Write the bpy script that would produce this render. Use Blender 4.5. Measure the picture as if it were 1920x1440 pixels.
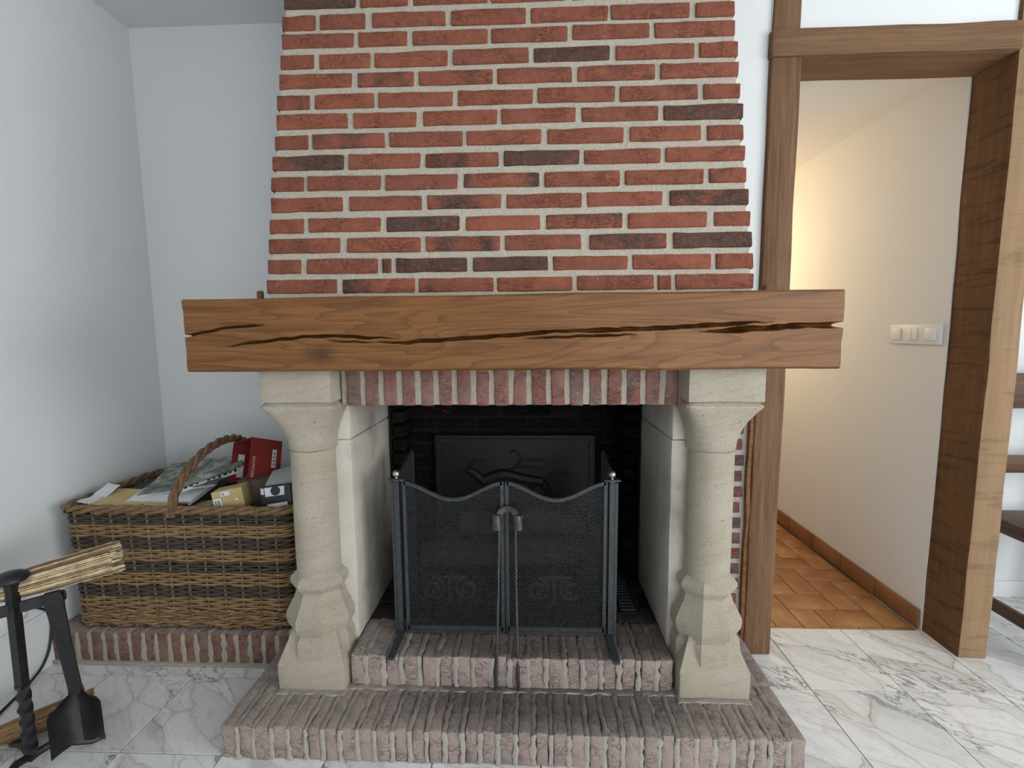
import bpy, bmesh, math, random
from mathutils import Vector, Matrix, noise as mnoise
R_ = math.radians
rnd = random.Random(7)
scene = bpy.context.scene
col = scene.collection
for o in list(bpy.data.objects): bpy.data.objects.remove(o)

# ------------------------------------------------------------------ camera
cam_d = bpy.data.cameras.new('camera'); cam = bpy.data.objects.new('camera', cam_d); col.objects.link(cam)
cam_d.sensor_width = 36.0; cam_d.sensor_fit = 'HORIZONTAL'; cam_d.lens = 36.0 * 890.0 / 1920.0
cam_d.clip_start = 0.02; cam_d.clip_end = 60
PITCH, YAW, ROLL, CAMH = R_(6.211), R_(2.236), R_(0.46), 1.2
fw = Vector((-math.sin(YAW)*math.cos(PITCH), math.cos(YAW)*math.cos(PITCH), -math.sin(PITCH)))
rt = Vector((math.cos(YAW), math.sin(YAW), 0)); dn = fw.cross(rt)
r2 = rt*math.cos(ROLL) + dn*math.sin(ROLL); d2 = dn*math.cos(ROLL) - rt*math.sin(ROLL)
m = Matrix((( r2.x, -d2.x, -fw.x, 0), (r2.y, -d2.y, -fw.y, 0), (r2.z, -d2.z, -fw.z, CAMH), (0, 0, 0, 1)))
cam.matrix_world = m
scene.camera = cam

# ------------------------------------------------------------------ world, lights, exposure
scene.view_settings.view_transform = 'Standard'; scene.view_settings.look = 'None'
scene.view_settings.gamma = 1.0; scene.view_settings.use_curve_mapping = False
scene.view_settings.exposure = -0.06
w = bpy.data.worlds.new('daylight_world'); scene.world = w; w.use_nodes = True
w.node_tree.nodes['Background'].inputs[0].default_value = (0.75, 0.87, 1.0, 1)
w.node_tree.nodes['Background'].inputs[1].default_value = 1.0
def area(name, loc, direction, sx, sy, power, colr):
    d = bpy.data.lights.new(name, 'AREA'); d.shape = 'RECTANGLE'; d.size = sx; d.size_y = sy
    d.energy = power; d.color = colr
    o = bpy.data.objects.new(name, d); col.objects.link(o); o.location = loc
    o.rotation_euler = Vector(direction).to_track_quat('-Z', 'Y').to_euler()
    return o
area('window_rear_offscreen', (2.1, -3.16, 1.2), (0, 1, 0), 2.2, 2.1, 62, (0.975, 0.985, 1.0))
area('window_right_offscreen', (3.36, -0.7, 1.45), (-1, 0, 0), 2.2, 1.5, 74, (0.97, 0.985, 1.0))
def point(name, loc, power, colr, rad):
    d = bpy.data.lights.new(name, 'POINT'); d.energy = power; d.color = colr; d.shadow_soft_size = rad
    o = bpy.data.objects.new(name, d); col.objects.link(o); o.location = loc; return o
point('hall_lamp_offscreen', (.98, 3.15, 1.60), 12.5, (1.0, 0.74, 0.44), 0.06)

# ------------------------------------------------------------------ materials
MATS = {}
class NT:
    def __init__(s, name):
        s.m = bpy.data.materials.new(name); s.m.use_nodes = True; s.t = s.m.node_tree
        s.b = s.t.nodes['Principled BSDF']; MATS[name] = s.m
    def n(s, typ, ins=None, **props):
        nd = s.t.nodes.new('ShaderNode' + typ)
        for k, v in props.items(): setattr(nd, k, v)
        for k, v in (ins or {}).items(): s.put(nd.inputs[k], v)
        return nd
    def put(s, sock, v):
        if isinstance(v, bpy.types.NodeSocket): s.t.links.new(v, sock)
        elif isinstance(v, bpy.types.Node): s.t.links.new(v.outputs[0], sock)
        else:
            if sock.type == 'RGBA' and len(v) == 3: v = (*v, 1)
            sock.default_value = v
    def P(s, **kw):
        nm = dict(color='Base Color', rough='Roughness', metal='Metallic', normal='Normal', spec='Specular IOR Level', emit='Emission Color', estr='Emission Strength', trans='Transmission Weight', alpha='Alpha', sub='Subsurface Weight', coat='Coat Weight', sheen='Sheen Weight')
        for k, v in kw.items(): s.put(s.b.inputs[nm[k]], v)
    def coord(s, scale=(1, 1, 1), rot=(0, 0, 0), rand=True, kind='Object'):
        tc = s.n('TexCoord').outputs[kind]
        mp = s.n('Mapping', {'Vector': tc, 'Scale': scale, 'Rotation': rot})
        if rand:
            oi = s.n('ObjectInfo').outputs['Random']
            k = s.n('Math', {0: oi, 1: 37.0}, operation='MULTIPLY')
            add = s.n('VectorMath', {0: mp, 1: s.n('CombineXYZ', {'X': k, 'Y': k, 'Z': k})}, operation='ADD')
            return add.outputs[0]
        return mp.outputs[0]
    def noise(s, vec, scale, detail=4, rough=.55, dist=0.0, fac=True):
        nd = s.n('TexNoise', {'Vector': vec, 'Scale': scale, 'Detail': detail, 'Roughness': rough, 'Distortion': dist})
        return nd.outputs['Fac'] if fac else nd.outputs['Color']
    def ramp(s, fac, stops, interp='LINEAR'):
        r = s.n('ValToRGB', {'Fac': fac}); cr = r.color_ramp; cr.interpolation = interp
        while len(cr.elements) < len(stops): cr.elements.new(0.5)
        for e, (p, c) in zip(cr.elements, stops):
            e.position = p; e.color = (*c, 1) if hasattr(c, '__len__') else (c, c, c, 1)
        return r.outputs['Color']
    def mix(s, f, a, b, blend='MIX'):
        nd = s.n('Mix', data_type='RGBA', blend_type=blend)
        s.put(nd.inputs[0], f); s.put(nd.inputs[6], a); s.put(nd.inputs[7], b); return nd.outputs[2]
    def math(s, op, a, b=0.0, clamp=False):
        nd = s.n('Math', {0: a, 1: b}, operation=op); nd.use_clamp = clamp; return nd.outputs[0]
    def bump(s, h, strength=.3, dist=.01, normal=None):
        ins = {'Height': h, 'Strength': strength, 'Distance': dist}
        if normal is not None: ins['Normal'] = normal
        return s.n('Bump', ins).outputs[0]
def simple(name, c, rough=.6, metal=0.0, bumps=None, var=0.0, spec=.5):
    t = NT(name); v = t.coord()
    if var:
        n_ = t.noise(v, 14, 5)
        cc = t.ramp(n_, [(.3, tuple(x*(1-var) for x in c)), (.7, tuple(min(1, x*(1+var)) for x in c))]); t.P(color=cc)
    else: t.P(color=c)
    t.P(rough=rough, metal=metal, spec=spec)
    if bumps: t.P(normal=t.bump(t.noise(v, bumps[0], 4), bumps[1], bumps[2]))
    return t.m

def plaster(name, c):
    t = NT(name); v = t.coord(rand=False)
    t.P(color=c, rough=.85, spec=.2, normal=t.bump(t.noise(v, 90, 5), .12, .004)); return t.m
plaster('white_plaster', (.75, .775, .78)); plaster('ceiling_paint', (.75, .775, .78)); plaster('cream_plaster', (.78, .775, .755))

def soot_stain(t, c, col_=(.035, .033, .031), amt=.66):
    ps = t.n('SeparateXYZ', {'Vector': t.n('NewGeometry').outputs['Position']})
    dx = t.math('DIVIDE', t.math('SUBTRACT', ps.outputs['X'], .06), .62); dy = t.math('DIVIDE', t.math('SUBTRACT', ps.outputs['Y'], 1.52), .42)
    d_ = t.math('ADD', t.math('MULTIPLY', dx, dx), t.math('MULTIPLY', dy, dy))
    nn = t.noise(t.coord(rand=False, kind='Object'), 11, 6, .7)
    nz = t.n('SeparateXYZ', {'Vector': t.n('NewGeometry').outputs['Normal']}).outputs['Z']
    up = t.math('ADD', t.math('MULTIPLY', t.math('SUBTRACT', nz, .3), 1.5, True), .22, True)
    k = t.math('MULTIPLY', t.math('ADD', t.math('SUBTRACT', 1.0, d_), t.math('MULTIPLY', t.math('SUBTRACT', nn, .5), 1.8)), 1.3, True)
    return t.mix(t.math('MULTIPLY', t.math('MULTIPLY', k, up), amt), c, col_)
def brick_mat(name, red, red2, dark, grey=None, greyamt=0.0, bump=.6, dust=False, soot=False):
    t = NT(name); v = t.coord(); oi = t.n('ObjectInfo')
    sep = t.n('SeparateColor', {'Color': oi.outputs['Color']})
    n1 = t.noise(v, 22, 6, .65); n2 = t.noise(v, 9, 3, .5)
    c = t.mix(sep.outputs['Green'], red, red2)
    c = t.mix(t.math('MULTIPLY', t.math('SUBTRACT', n1, .42, True), 2.2, True), c, tuple(x*.62 for x in red))
    thr = t.math('SUBTRACT', .74, t.math('MULTIPLY', sep.outputs['Red'], .50))
    mk = t.math('MULTIPLY', t.math('SUBTRACT', n2, thr), 6.0, True)
    c = t.mix(t.math('MULTIPLY', mk, .88), c, dark)
    sp = t.math('MULTIPLY', t.math('SUBTRACT', t.noise(v, 70, 2), .70), 9.0, True)
    c = t.mix(t.math('MULTIPLY', sp, .5), c, (.6, .52, .43))
    if grey:
        g = t.math('MULTIPLY', t.math('SUBTRACT', t.noise(v, 12, 5, .7), .5 - greyamt*.4), 4.0, True)
        c = t.mix(t.math('MULTIPLY', g, greyamt), c, grey)
        if dust:
            nz = t.n('SeparateXYZ', {'Vector': t.n('NewGeometry').outputs['Normal']}).outputs['Z']
            up = t.math('MULTIPLY', t.math('SUBTRACT', nz, .45), 3.0, True)
            dn_ = t.math('MULTIPLY', t.math('ADD', t.noise(v, 16, 6, .7), .28), .95, True)
            c = t.mix(t.math('MULTIPLY', up, dn_), c, dust)
    if soot:   # soot trodden out in front of the fire
        c = soot_stain(t, c)
    b1 = t.noise(v, 95, 8, .75); b2 = t.noise(t.coord((1, 1, 2.0)), 20, 5, .65, 1.4)
    rid = t.math('ABSOLUTE', t.math('SUBTRACT', t.noise(t.coord((1, 1, 1.9)), 26, 4, .6, 1.8), .5))
    cre = t.math('MULTIPLY', t.math('MULTIPLY', t.math('SUBTRACT', .030, rid), 34.0, True), t.math('MULTIPLY', t.math('SUBTRACT', t.noise(v, 13, 2), .46), 7.0, True))
    c = t.mix(t.math('MULTIPLY', t.math('SUBTRACT', b1, .50), 1.7, True), c, tuple(min(1, x*1.5+.02) for x in red))
    c = t.mix(t.math('MULTIPLY', t.math('SUBTRACT', .46, b1), 2.6, True), c, tuple(x*.42 for x in red))
    h = t.math('SUBTRACT', t.math('ADD', b1, t.math('MULTIPLY', b2, 1.1)), t.math('MULTIPLY', cre, .8))
    t.P(color=c, rough=.9, spec=.15, normal=t.bump(h, min(1.0, bump*1.35), .009)); return t.m
brick_mat('hood_brick', (.37, .125, .076), (.29, .108, .073), (.088, .064, .052))
brick_mat('lintel_brick', (.33, .145, .11), (.26, .12, .098), (.17, .12, .105), (.46, .38, .33), .3)
brick_mat('hearth_brick', (.42, .215, .17), (.35, .20, .16), (.22, .18, .165), (.62, .53, .48), .75, 1.0, (.43, .375, .335), True)
brick_mat('ledge_brick', (.33, .145, .11), (.26, .12, .098), (.17, .12, .105), (.46, .38, .33), .4, .8, (.43, .375, .335))
brick_mat('soot_brick', (.020, .014, .012), (.014, .011, .010), (.006, .006, .006), (.05, .045, .04), .15, .9)
brick_mat('soot_floor_brick', (.055, .045, .04), (.04, .035, .033), (.02, .019, .018), (.10, .09, .085), .5, .9)
brick_mat('strip_brick', (.23, .085, .075), (.19, .07, .06), (.09, .06, .055), (.4, .32, .3), .2)
def mortar(name, c, amt=.16, soot=False):
    t = NT(name); v = t.coord(rand=False)
    n1 = t.noise(v, 150, 6, .8); n2 = t.noise(v, 14, 4)
    cc = t.mix(t.math('MULTIPLY', t.math('SUBTRACT', n1, .40), 2.4, True), tuple(x*(1-amt*2.6) for x in c), c)
    cc = t.mix(t.math('MULTIPLY', n2, .30), cc, tuple(x*.78 for x in c))
    if soot:
        nz = t.n('SeparateXYZ', {'Vector': t.n('NewGeometry').outputs['Normal']}).outputs['Z']
        cc = t.mix(t.math('MULTIPLY', t.math('MULTIPLY', t.math('SUBTRACT', nz, .4), 2.5, True), .75), cc, (.33, .285, .25))
        cc = soot_stain(t, cc)
    t.P(color=cc, rough=.95, spec=.1, normal=t.bump(t.math('ADD', n1, t.math('MULTIPLY', t.noise(v, 60, 4), 1.3)), .9, .006)); return t.m
mortar('hood_mortar', (.84, .765, .63)); mortar('lintel_mortar', (.72, .645, .53)); mortar('hearth_mortar', (.76, .68, .61), soot=True); mortar('soot_mortar', (.035, .032, .03)); mortar('ledge_mortar', (.72, .645, .53)); mortar('pale_mortar', (.72, .66, .60))
def stone():
    t = NT('limestone'); v = t.coord(rand=False); vr = t.coord((1, 1, 1), (.35, .25, 0), rand=False)
    n1 = t.noise(v, 190, 5, .85); n2 = t.noise(v, 6, 5, .6)
    strata = t.noise(t.n('Mapping', {'Vector': vr, 'Scale': (4, 4, 60)}).outputs[0], 1.4, 5, .6)
    c = t.ramp(n2, [(.3, (.66, .575, .445)), (.7, (.78, .70, .565))])
    c = t.mix(t.math('MULTIPLY', t.math('SUBTRACT', strata, .5), 1.6, True), c, (.50, .41, .28))
    c = t.mix(t.math('MULTIPLY', t.math('SUBTRACT', .46, n1), 5.0, True), c, (.28, .245, .19))
    c = t.mix(t.math('MULTIPLY', t.math('SUBTRACT', n1, .56), 4.5, True), c, (.92, .85, .70))
    pit = t.math('MULTIPLY', t.math('SUBTRACT', t.noise(v, 75, 2), .69), 12.0, True)
    c = t.mix(t.math('MULTIPLY', pit, .7), c, (.20, .165, .12))
    t.P(color=c, rough=.9, spec=.15, normal=t.bump(t.math('SUBTRACT', t.math('ADD', n1, t.math('MULTIPLY', strata, .7)), t.math('MULTIPLY', pit, .6)), 1.0, .008))
stone()
def jambstone():
    t = NT('sooty_limestone'); tc = t.n('TexCoord').outputs['Object']; v = t.coord(rand=False)
    n1 = t.noise(v, 180, 4, .8); n2 = t.noise(v, 5, 6, .65)
    c = t.ramp(n2, [(.3, (.50, .455, .385)), (.7, (.64, .60, .53))])
    c = t.mix(t.math('MULTIPLY', t.math('SUBTRACT', .44, n1), 3.5, True), c, (.24, .22, .19))
    st = t.math('MULTIPLY', t.math('SUBTRACT', t.noise(v, 3.2, 6, .62, .4), .50), 5.0, True)   # smoke stains
    c = t.mix(t.math('MULTIPLY', st, .55), c, (.12, .105, .09))
    t.P(color=c, rough=.9, spec=.1, normal=t.bump(n1, .45, .004))
jambstone()
def wood(name, axis, dark, mid, light, saw=None, rough=.5, bump=.35, rings=.5, spec=.2):
    t = NT(name); st = [55, 55, 55]; st[axis] = 2.2; rg = [5, 5, 5]; rg[axis] = .75
    v = t.coord(tuple(st)); n1 = t.noise(v, 1.0, 9, .72, .3)
    vb = t.coord(tuple(rg)); nb = t.noise(vb, 1.2, 3, .5, .6)
    rings_ = t.math('FRACT', t.math('MULTIPLY', nb, 16.0))
    rings_ = t.math('POWER', rings_, 3.0)
    c = t.ramp(n1, [(.25, dark), (.5, mid), (.75, light)])
    big = t.noise(t.coord((1.6, 1.6, 1.6)), 2.0, 3)
    c = t.mix(t.math('MULTIPLY', t.math('SUBTRACT', big, .35), 1.2, True), c, tuple(x*1.22 for x in mid))
    if rings: c = t.mix(t.math('MULTIPLY', rings_, rings), c, tuple(x*.55 for x in dark))
    h = t.math('ADD', n1, t.math('MULTIPLY', rings_, -.3))
    if saw:
        vs = t.coord(saw); s1 = t.noise(vs, 1.0, 3, .6, .4)
        mk = t.math('MULTIPLY', t.math('SUBTRACT', s1, .53), 9.0, True)
        c = t.mix(t.math('MULTIPLY', mk, .5 if name == 'sawn_oak' else .30), c, tuple(x*.45 for x in dark))
        h = t.math('ADD', h, t.math('MULTIPLY', s1, -2.0))
    if name == 'mantel_oak':
        ps = t.n('SeparateXYZ', {'Vector': t.n('TexCoord').outputs['Object']})
        kx = t.math('MULTIPLY', t.math('ADD', ps.outputs['X'], .512), 17.0); kz = t.math('MULTIPLY', t.math('SUBTRACT', ps.outputs['Z'], .047), 27.0)
        d_ = t.math('ADD', t.math('SQRT', t.math('ADD', t.math('MULTIPLY', kx, kx), t.math('MULTIPLY', kz, kz))), t.math('MULTIPLY', t.math('SUBTRACT', t.noise(t.coord(), 40, 4), .5), .9))
        c = t.mix(t.math('MULTIPLY', t.math('SUBTRACT', 1.0, d_, True), .8), c, (.045, .022, .012))
    t.P(color=c, rough=rough, spec=spec, normal=t.bump(h, bump, .005)); return t.m
wood('mantel_oak', 0, (.085, .031, .008), (.195, .080, .022), (.30, .140, .045), rough=.42, rings=.5, spec=.35)
wood('frame_oak', 2, (.085, .042, .020), (.165, .092, .049), (.265, .160, .092), rough=.7, rings=.24)
wood('frame_oak_cross', 0, (.10, .05, .024), (.175, .097, .052), (.26, .155, .088), rough=.7, rings=.16)
wood('sawn_oak', 2, (.105, .048, .020), (.155, .078, .034), (.215, .118, .058), saw=(6, 6, 58), rough=.75, bump=.9, rings=.1)
wood('pale_oak', 2, (.21, .130, .070), (.27, .172, .097), (.33, .218, .130), saw=(6, 6, 30), rough=.75, bump=.22, rings=0)
wood('chair_wood', 1, (.075, .038, .022), (.12, .064, .038), (.17, .10, .065), rough=.4)
wood('chair_wood_x', 0, (.075, .038, .022), (.12, .064, .038), (.17, .10, .065), rough=.4)
wood('peg_wood', 2, (.12, .055, .025), (.18, .08, .04), (.22, .11, .06))
wood('bark_wood', 0, (.03, .022, .016), (.07, .052, .038), (.13, .10, .075), rough=.95, bump=.9)
def marble():
    t = NT('marble_tile'); v = t.coord((1, 1, 1), (0, 0, .7))
    warp = t.noise(v, 5, 3, .6, fac=False)
    vw = t.n('VectorMath', {0: v, 1: t.n('VectorMath', {0: warp, 'Scale': .11}, operation='SCALE')}, operation='ADD').outputs[0]
    vs = t.n('Mapping', {'Vector': vw, 'Scale': (3.6, 11.0, 3.6)}).outputs[0]
    ve = t.n('TexVoronoi', {'Vector': vs, 'Scale': 1.0}, feature='DISTANCE_TO_EDGE').outputs['Distance']
    vc = t.n('TexVoronoi', {'Vector': vs, 'Scale': 1.0}, feature='F1').outputs['Color']
    tone = t.n('SeparateColor', {'Color': vc})
    c = t.ramp(tone.outputs['Red'], [(0, (.66, .66, .65)), (.35, (.77, .77, .76)), (1, (.83, .83, .82))])
    c = t.mix(t.math('MULTIPLY', t.math('MULTIPLY', t.math('SUBTRACT', .09, ve), 10.0, True), t.math('ADD', t.math('MULTIPLY', tone.outputs['Blue'], .6), .1)), c, (.58, .53, .47))
    patch = t.math('MULTIPLY', t.math('SUBTRACT', tone.outputs['Green'], .62), 3.0, True)
    vn = t.n('Mapping', {'Vector': vw, 'Scale': (7, 22, 7)}).outputs[0]
    rid = t.math('ABSOLUTE', t.math('SUBTRACT', t.noise(vn, 1.1, 5, .62, .5), .5))
    vein = t.math('MULTIPLY', t.math('SUBTRACT', .035, rid), 30.0, True)
    c = t.mix(t.math('MULTIPLY', t.math('MULTIPLY', vein, t.math('ADD', patch, .18)), .8, True), c, (.17, .18, .20))
    cloud = t.math('MULTIPLY', t.math('SUBTRACT', t.noise(vn, .6, 4, .6), .56), 4.0, True)
    c = t.mix(t.math('MULTIPLY', cloud, .6), c, (.36, .365, .375))
    hair = t.math('MULTIPLY', t.math('SUBTRACT', .012, ve), 90.0, True)
    c = t.mix(t.math('MULTIPLY', hair, t.math('MULTIPLY', tone.outputs['Blue'], .75)), c, (.22, .21, .20))
    t.P(color=c, rough=.27, spec=.5)
marble()
simple('grout', (.15, .13, .11), .9)
def terracotta():
    t = NT('terracotta_tile'); v = t.coord()
    g = t.n('TexCoord').outputs['Generated']
    oi = t.n('ObjectInfo').outputs['Random']
    n1 = t.noise(v, 9, 5, .6)
    c = t.ramp(n1, [(.28, (.27, .115, .042)), (.5, (.40, .195, .078)), (.72, (.56, .33, .15))])
    c = t.mix(t.math('MULTIPLY', oi, .35), c, (.34, .125, .045))
    t.P(color=c, rough=.35, spec=.5, normal=t.bump(t.noise(v, 120, 3), .08, .003))
terracotta()
def skirt():
    t = NT('terracotta_skirting'); v = t.coord(); n1 = t.noise(v, 8, 5)
    c = t.ramp(n1, [(.3, (.20, .082, .033)), (.7, (.34, .165, .065))]); t.P(color=c, rough=.4)
skirt()
def iron(name, c, rough=.5, metal=.35, bump=.25):
    t = NT(name); v = t.coord(); n1 = t.noise(v, 60, 5, .7)
    cc = t.ramp(n1, [(.3, tuple(x*.6 for x in c)), (.7, tuple(x*1.35 for x in c))])
    t.P(color=cc, rough=rough, metal=metal, spec=.5, normal=t.bump(n1, bump, .003)); return t.m
iron('screen_iron', (.055, .06, .064), .5, .4); iron('wire_iron', (.030, .032, .034), .55, .3); iron('black_iron', (.022, .022, .024), .38, .4)
iron('ball_metal', (.42, .39, .34), .35, .9, .1); iron('tong_metal', (.09, .086, .078), .42, .7); iron('tong_rod', (.055, .055, .055), .45, .6); iron('cast_iron', (.018, .017, .015), .6, .2, .5); iron('andiron_iron', (.06, .065, .07), .5, .4)
def wicker(name, c):
    t = NT(name); v = t.coord(rand=False); n1 = t.noise(v, 45, 5, .65)
    cc = t.ramp(n1, [(.28, tuple(x*.5 for x in c)), (.72, tuple(x*1.3 for x in c))])
    t.P(color=cc, rough=.6, spec=.3, normal=t.bump(t.noise(v, 180, 3), .4, .002)); return t.m
wicker('light_willow', (.30, .185, .088)); wicker('dark_willow', (.080, .060, .046)); wicker('stake_willow', (.17, .115, .065)); wicker('rim_willow', (.22, .137, .070)); wicker('handle_willow', (.20, .115, .060)); 
wicker('straw', (.66, .54, .34)); wicker('brown_straw', (.34, .21, .095)); wicker('dark_straw', (.17, .10, .05)); simple('brush_binding', (.20, .065, .035), .5)
simple('red_card', (.23, .022, .020), .55, var=.12); simple('brown_card', (.055, .038, .022), .85); simple('kraft_card', (.52, .41, .19), .7, var=.06); simple('kraft_side', (.33, .26, .12), .7, var=.06)
simple('white_paper', (.72, .75, .78), .7); simple('label_paper', (.70, .67, .66), .7); simple('yellow_envelope', (.56, .43, .19), .7, var=.08); simple('black_card', (.012, .012, .02), .4); simple('grey_card', (.36, .37, .36), .6, var=.06); simple('ink', (.01, .01, .012), .7); simple('white_ink', (.66, .56, .54), .6); simple('grey_ink', (.20, .20, .22), .7); simple('green_card', (.06, .09, .08), .6); simple('maroon_print', (.15, .075, .07), .7, var=.3); simple('dark_wood_slat', (.10, .07, .045), .8)
def newsprint():
    t = NT('newsprint'); v = t.coord((1, 1, 1)); n1 = t.noise(v, 26, 4, .6)
    c = t.ramp(n1, [(.34, (.09, .10, .08)), (.5, (.21, .225, .195)), (.68, (.42, .44, .42))]); t.P(color=c, rough=.75)
newsprint()
def barcode():
    t = NT('barcode_print'); v = t.coord((1, 1, 1)); x = t.n('SeparateXYZ', {'Vector': v}).outputs['X']
    f = t.noise(t.n('CombineXYZ', {'X': x}).outputs[0], 420, 0); t.P(color=t.ramp(f, [(.49, (.06, .06, .07)), (.51, (.6, .6, .6))]), rough=.7)
barcode()
simple('switch_plastic', (.80, .79, .77), .4); simple('socket_plastic', (.75, .75, .73), .4); simple('rubber_black', (.012, .012, .014), .5); simple('pvc_white', (.8, .8, .8), .4)

# ------------------------------------------------------------------ helpers
class MB:
    def __init__(s): s.v = []; s.f = []; s.mi = []; s.cur = 0
    def add(s, vs, fs):
        b = len(s.v); s.v += [tuple(p) for p in vs]; s.f += [tuple(i + b for i in f) for f in fs]; s.mi += [s.cur]*len(fs)
    def box(s, x0, x1, y0, y1, z0, z1):
        s.add([(x0,y0,z0),(x1,y0,z0),(x1,y1,z0),(x0,y1,z0),(x0,y0,z1),(x1,y0,z1),(x1,y1,z1),(x0,y1,z1)],
              [(0,3,2,1),(4,5,6,7),(0,1,5,4),(1,2,6,5),(2,3,7,6),(3,0,4,7)])
    def rbox(s, h, bev=.004, seg=(1, 1, 1), amp=0.0, nscale=8.0, seed=0.0, M=None):
        ax = []
        for a in range(3):
            hh = h[a]; b = min(bev, hh*.45); k = seg[a]
            ax.append([-hh] + [-(hh-b) + 2*(hh-b)*i/k for i in range(k+1)] + [hh])
        idx = {}; vs = []; fs = []
        def vid(i, j, k):
            key = (i, j, k)
            if key not in idx:
                p = Vector((ax[0][i], ax[1][j], ax[2][k])); q = Vector()
                for a in range(3):
                    b = min(bev, h[a]*.45); q[a] = max(-(h[a]-b), min(h[a]-b, p[a]))
                d = p - q
                if d.length > 1e-9:
                    bb = min(bev, min(h)*.45); p = q + d.normalized()*bb if d.length > bb else p
                if amp:
                    o3 = Vector((seed*13.1, seed*7.7, seed*3.3)); p = p + mnoise.noise_vector(p*nscale + o3)*amp
                if M is not None: p = M @ p
                idx[key] = len(vs); vs.append(p)
            return idx[key]
        n = [len(a)-1 for a in ax]
        for i in range(n[0]):
            for j in range(n[1]):
                fs.append((vid(i,j,0), vid(i,j+1,0), vid(i+1,j+1,0), vid(i+1,j,0)))
                fs.append((vid(i,j,n[2]), vid(i+1,j,n[2]), vid(i+1,j+1,n[2]), vid(i,j+1,n[2])))
        for i in range(n[0]):
            for k in range(n[2]):
                fs.append((vid(i,0,k), vid(i+1,0,k), vid(i+1,0,k+1), vid(i,0,k+1)))
                fs.append((vid(i,n[1],k), vid(i,n[1],k+1), vid(i+1,n[1],k+1), vid(i+1,n[1],k)))
        for j in range(n[1]):
            for k in range(n[2]):
                fs.append((vid(0,j,k), vid(0,j,k+1), vid(0,j+1,k+1), vid(0,j+1,k)))
                fs.append((vid(n[0],j,k), vid(n[0],j+1,k), vid(n[0],j+1,k+1), vid(n[0],j,k+1)))
        s.add(vs, fs)
    def rb(s, x0, x1, y0, y1, z0, z1, bev=.004, seg=(1,1,1), amp=0.0, nscale=8.0, seed=0.0):
        s.rbox(((x1-x0)/2, (y1-y0)/2, (z1-z0)/2), bev, seg, amp, nscale, seed, Matrix.Translation(((x0+x1)/2, (y0+y1)/2, (z0+z1)/2)))
    def tube(s, pts, r, n=8, caps=True, closed=False):
        pts = [Vector(p) for p in pts]; N = len(pts); rs = r if hasattr(r, '__len__') else [r]*N
        t0 = (pts[1]-pts[0]).normalized(); up = Vector((0,0,1)) if abs(t0.z) < .9 else Vector((1,0,0))
        u = t0.cross(up).normalized(); vs = []; fs = []
        for i, p in enumerate(pts):
            if closed: t = (pts[(i+1)%N]-pts[i-1]).normalized()
            else: t = (pts[min(i+1,N-1)]-pts[max(i-1,0)]).normalized()
            u = (u - t*u.dot(t)).normalized(); w_ = t.cross(u)
            for k in range(n):
                a = 2*math.pi*k/n; vs.append(p + (u*math.cos(a) + w_*math.sin(a))*rs[i])
        for i in range(N if closed else N-1):
            for k in range(n):
                a, b = i*n+k, i*n+(k+1)%n; c, d = ((i+1)%N)*n+(k+1)%n, ((i+1)%N)*n+k
                fs.append((a, b, c, d))
        if caps and not closed: fs.append(tuple(range(n))[::-1]); fs.append(tuple((N-1)*n+k for k in range(n)))
        s.add(vs, fs)
    def bar(s, a, b, wx, wy, up=(0,0,1)):
        a, b = Vector(a), Vector(b); t = (b-a).normalized(); u = t.cross(Vector(up))
        if u.length < 1e-4: u = t.cross(Vector((1,0,0)))
        u.normalize(); w_ = u.cross(t); vs = []
        for p in (a, b):
            for sx, sy in ((-1,-1),(1,-1),(1,1),(-1,1)): vs.append(p + u*sx*wx/2 + w_*sy*wy/2)
        s.add(vs, [(0,3,2,1)[::-1],(4,5,6,7)[::-1]] + [(i,(i+1)%4,4+(i+1)%4,4+i)[::-1] for i in range(4)])
    def loft(s, rings, capb=True, capt=True):
        n = len(rings[0]); vs = [p for r in rings for p in r]; fs = []
        for i in range(len(rings)-1):
            for k in range(n): fs.append((i*n+k, i*n+(k+1)%n, (i+1)*n+(k+1)%n, (i+1)*n+k))
        if capb: fs.append(tuple(range(n))[::-1])
        if capt: fs.append(tuple((len(rings)-1)*n+k for k in range(n)))
        s.add(vs, fs)
    def lathe(s, c, prof, n=24, rot=0.0, sq=None):
        rings = []
        for j, (r, z) in enumerate(prof):
            ring = []
            for k in range(n):
                a = rot + 2*math.pi*k/n
                rr = r
                if sq: p_ = sq[j]; rr = r/((abs(math.cos(a))**p_ + abs(math.sin(a))**p_)**(1/p_))
                ring.append((c[0]+rr*math.cos(a), c[1]+rr*math.sin(a), c[2]+z))
            rings.append(ring)
        s.loft(rings)
    def mesh(s, name, mats, smooth=35):
        me = bpy.data.meshes.new(name); me.from_pydata(s.v, [], s.f)
        mats = mats if isinstance(mats, (list, tuple)) else [mats]
        for k in mats: me.materials.append(MATS[k])
        if len(mats) > 1: me.polygons.foreach_set('material_index', s.mi)
        bm_ = bmesh.new(); bm_.from_mesh(me); bmesh.ops.recalc_face_normals(bm_, faces=bm_.faces); bm_.to_mesh(me); bm_.free()
        if smooth:
            me.polygons.foreach_set('use_smooth', [True]*len(me.polygons)); me.set_sharp_from_angle(angle=R_(smooth))
        me.update(); return me
    def build(s, name, mats, parent=None, smooth=35): return put(name, s.mesh(name, mats, smooth), parent)
def put(name, me, parent=None):
    o = bpy.data.objects.new(name, me); col.objects.link(o)
    if parent: o.parent = parent
    return o
def tag(o, label, cat, group=None):
    o['label'] = label; o['category'] = cat
    if group: o['group'] = group
    return o
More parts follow.
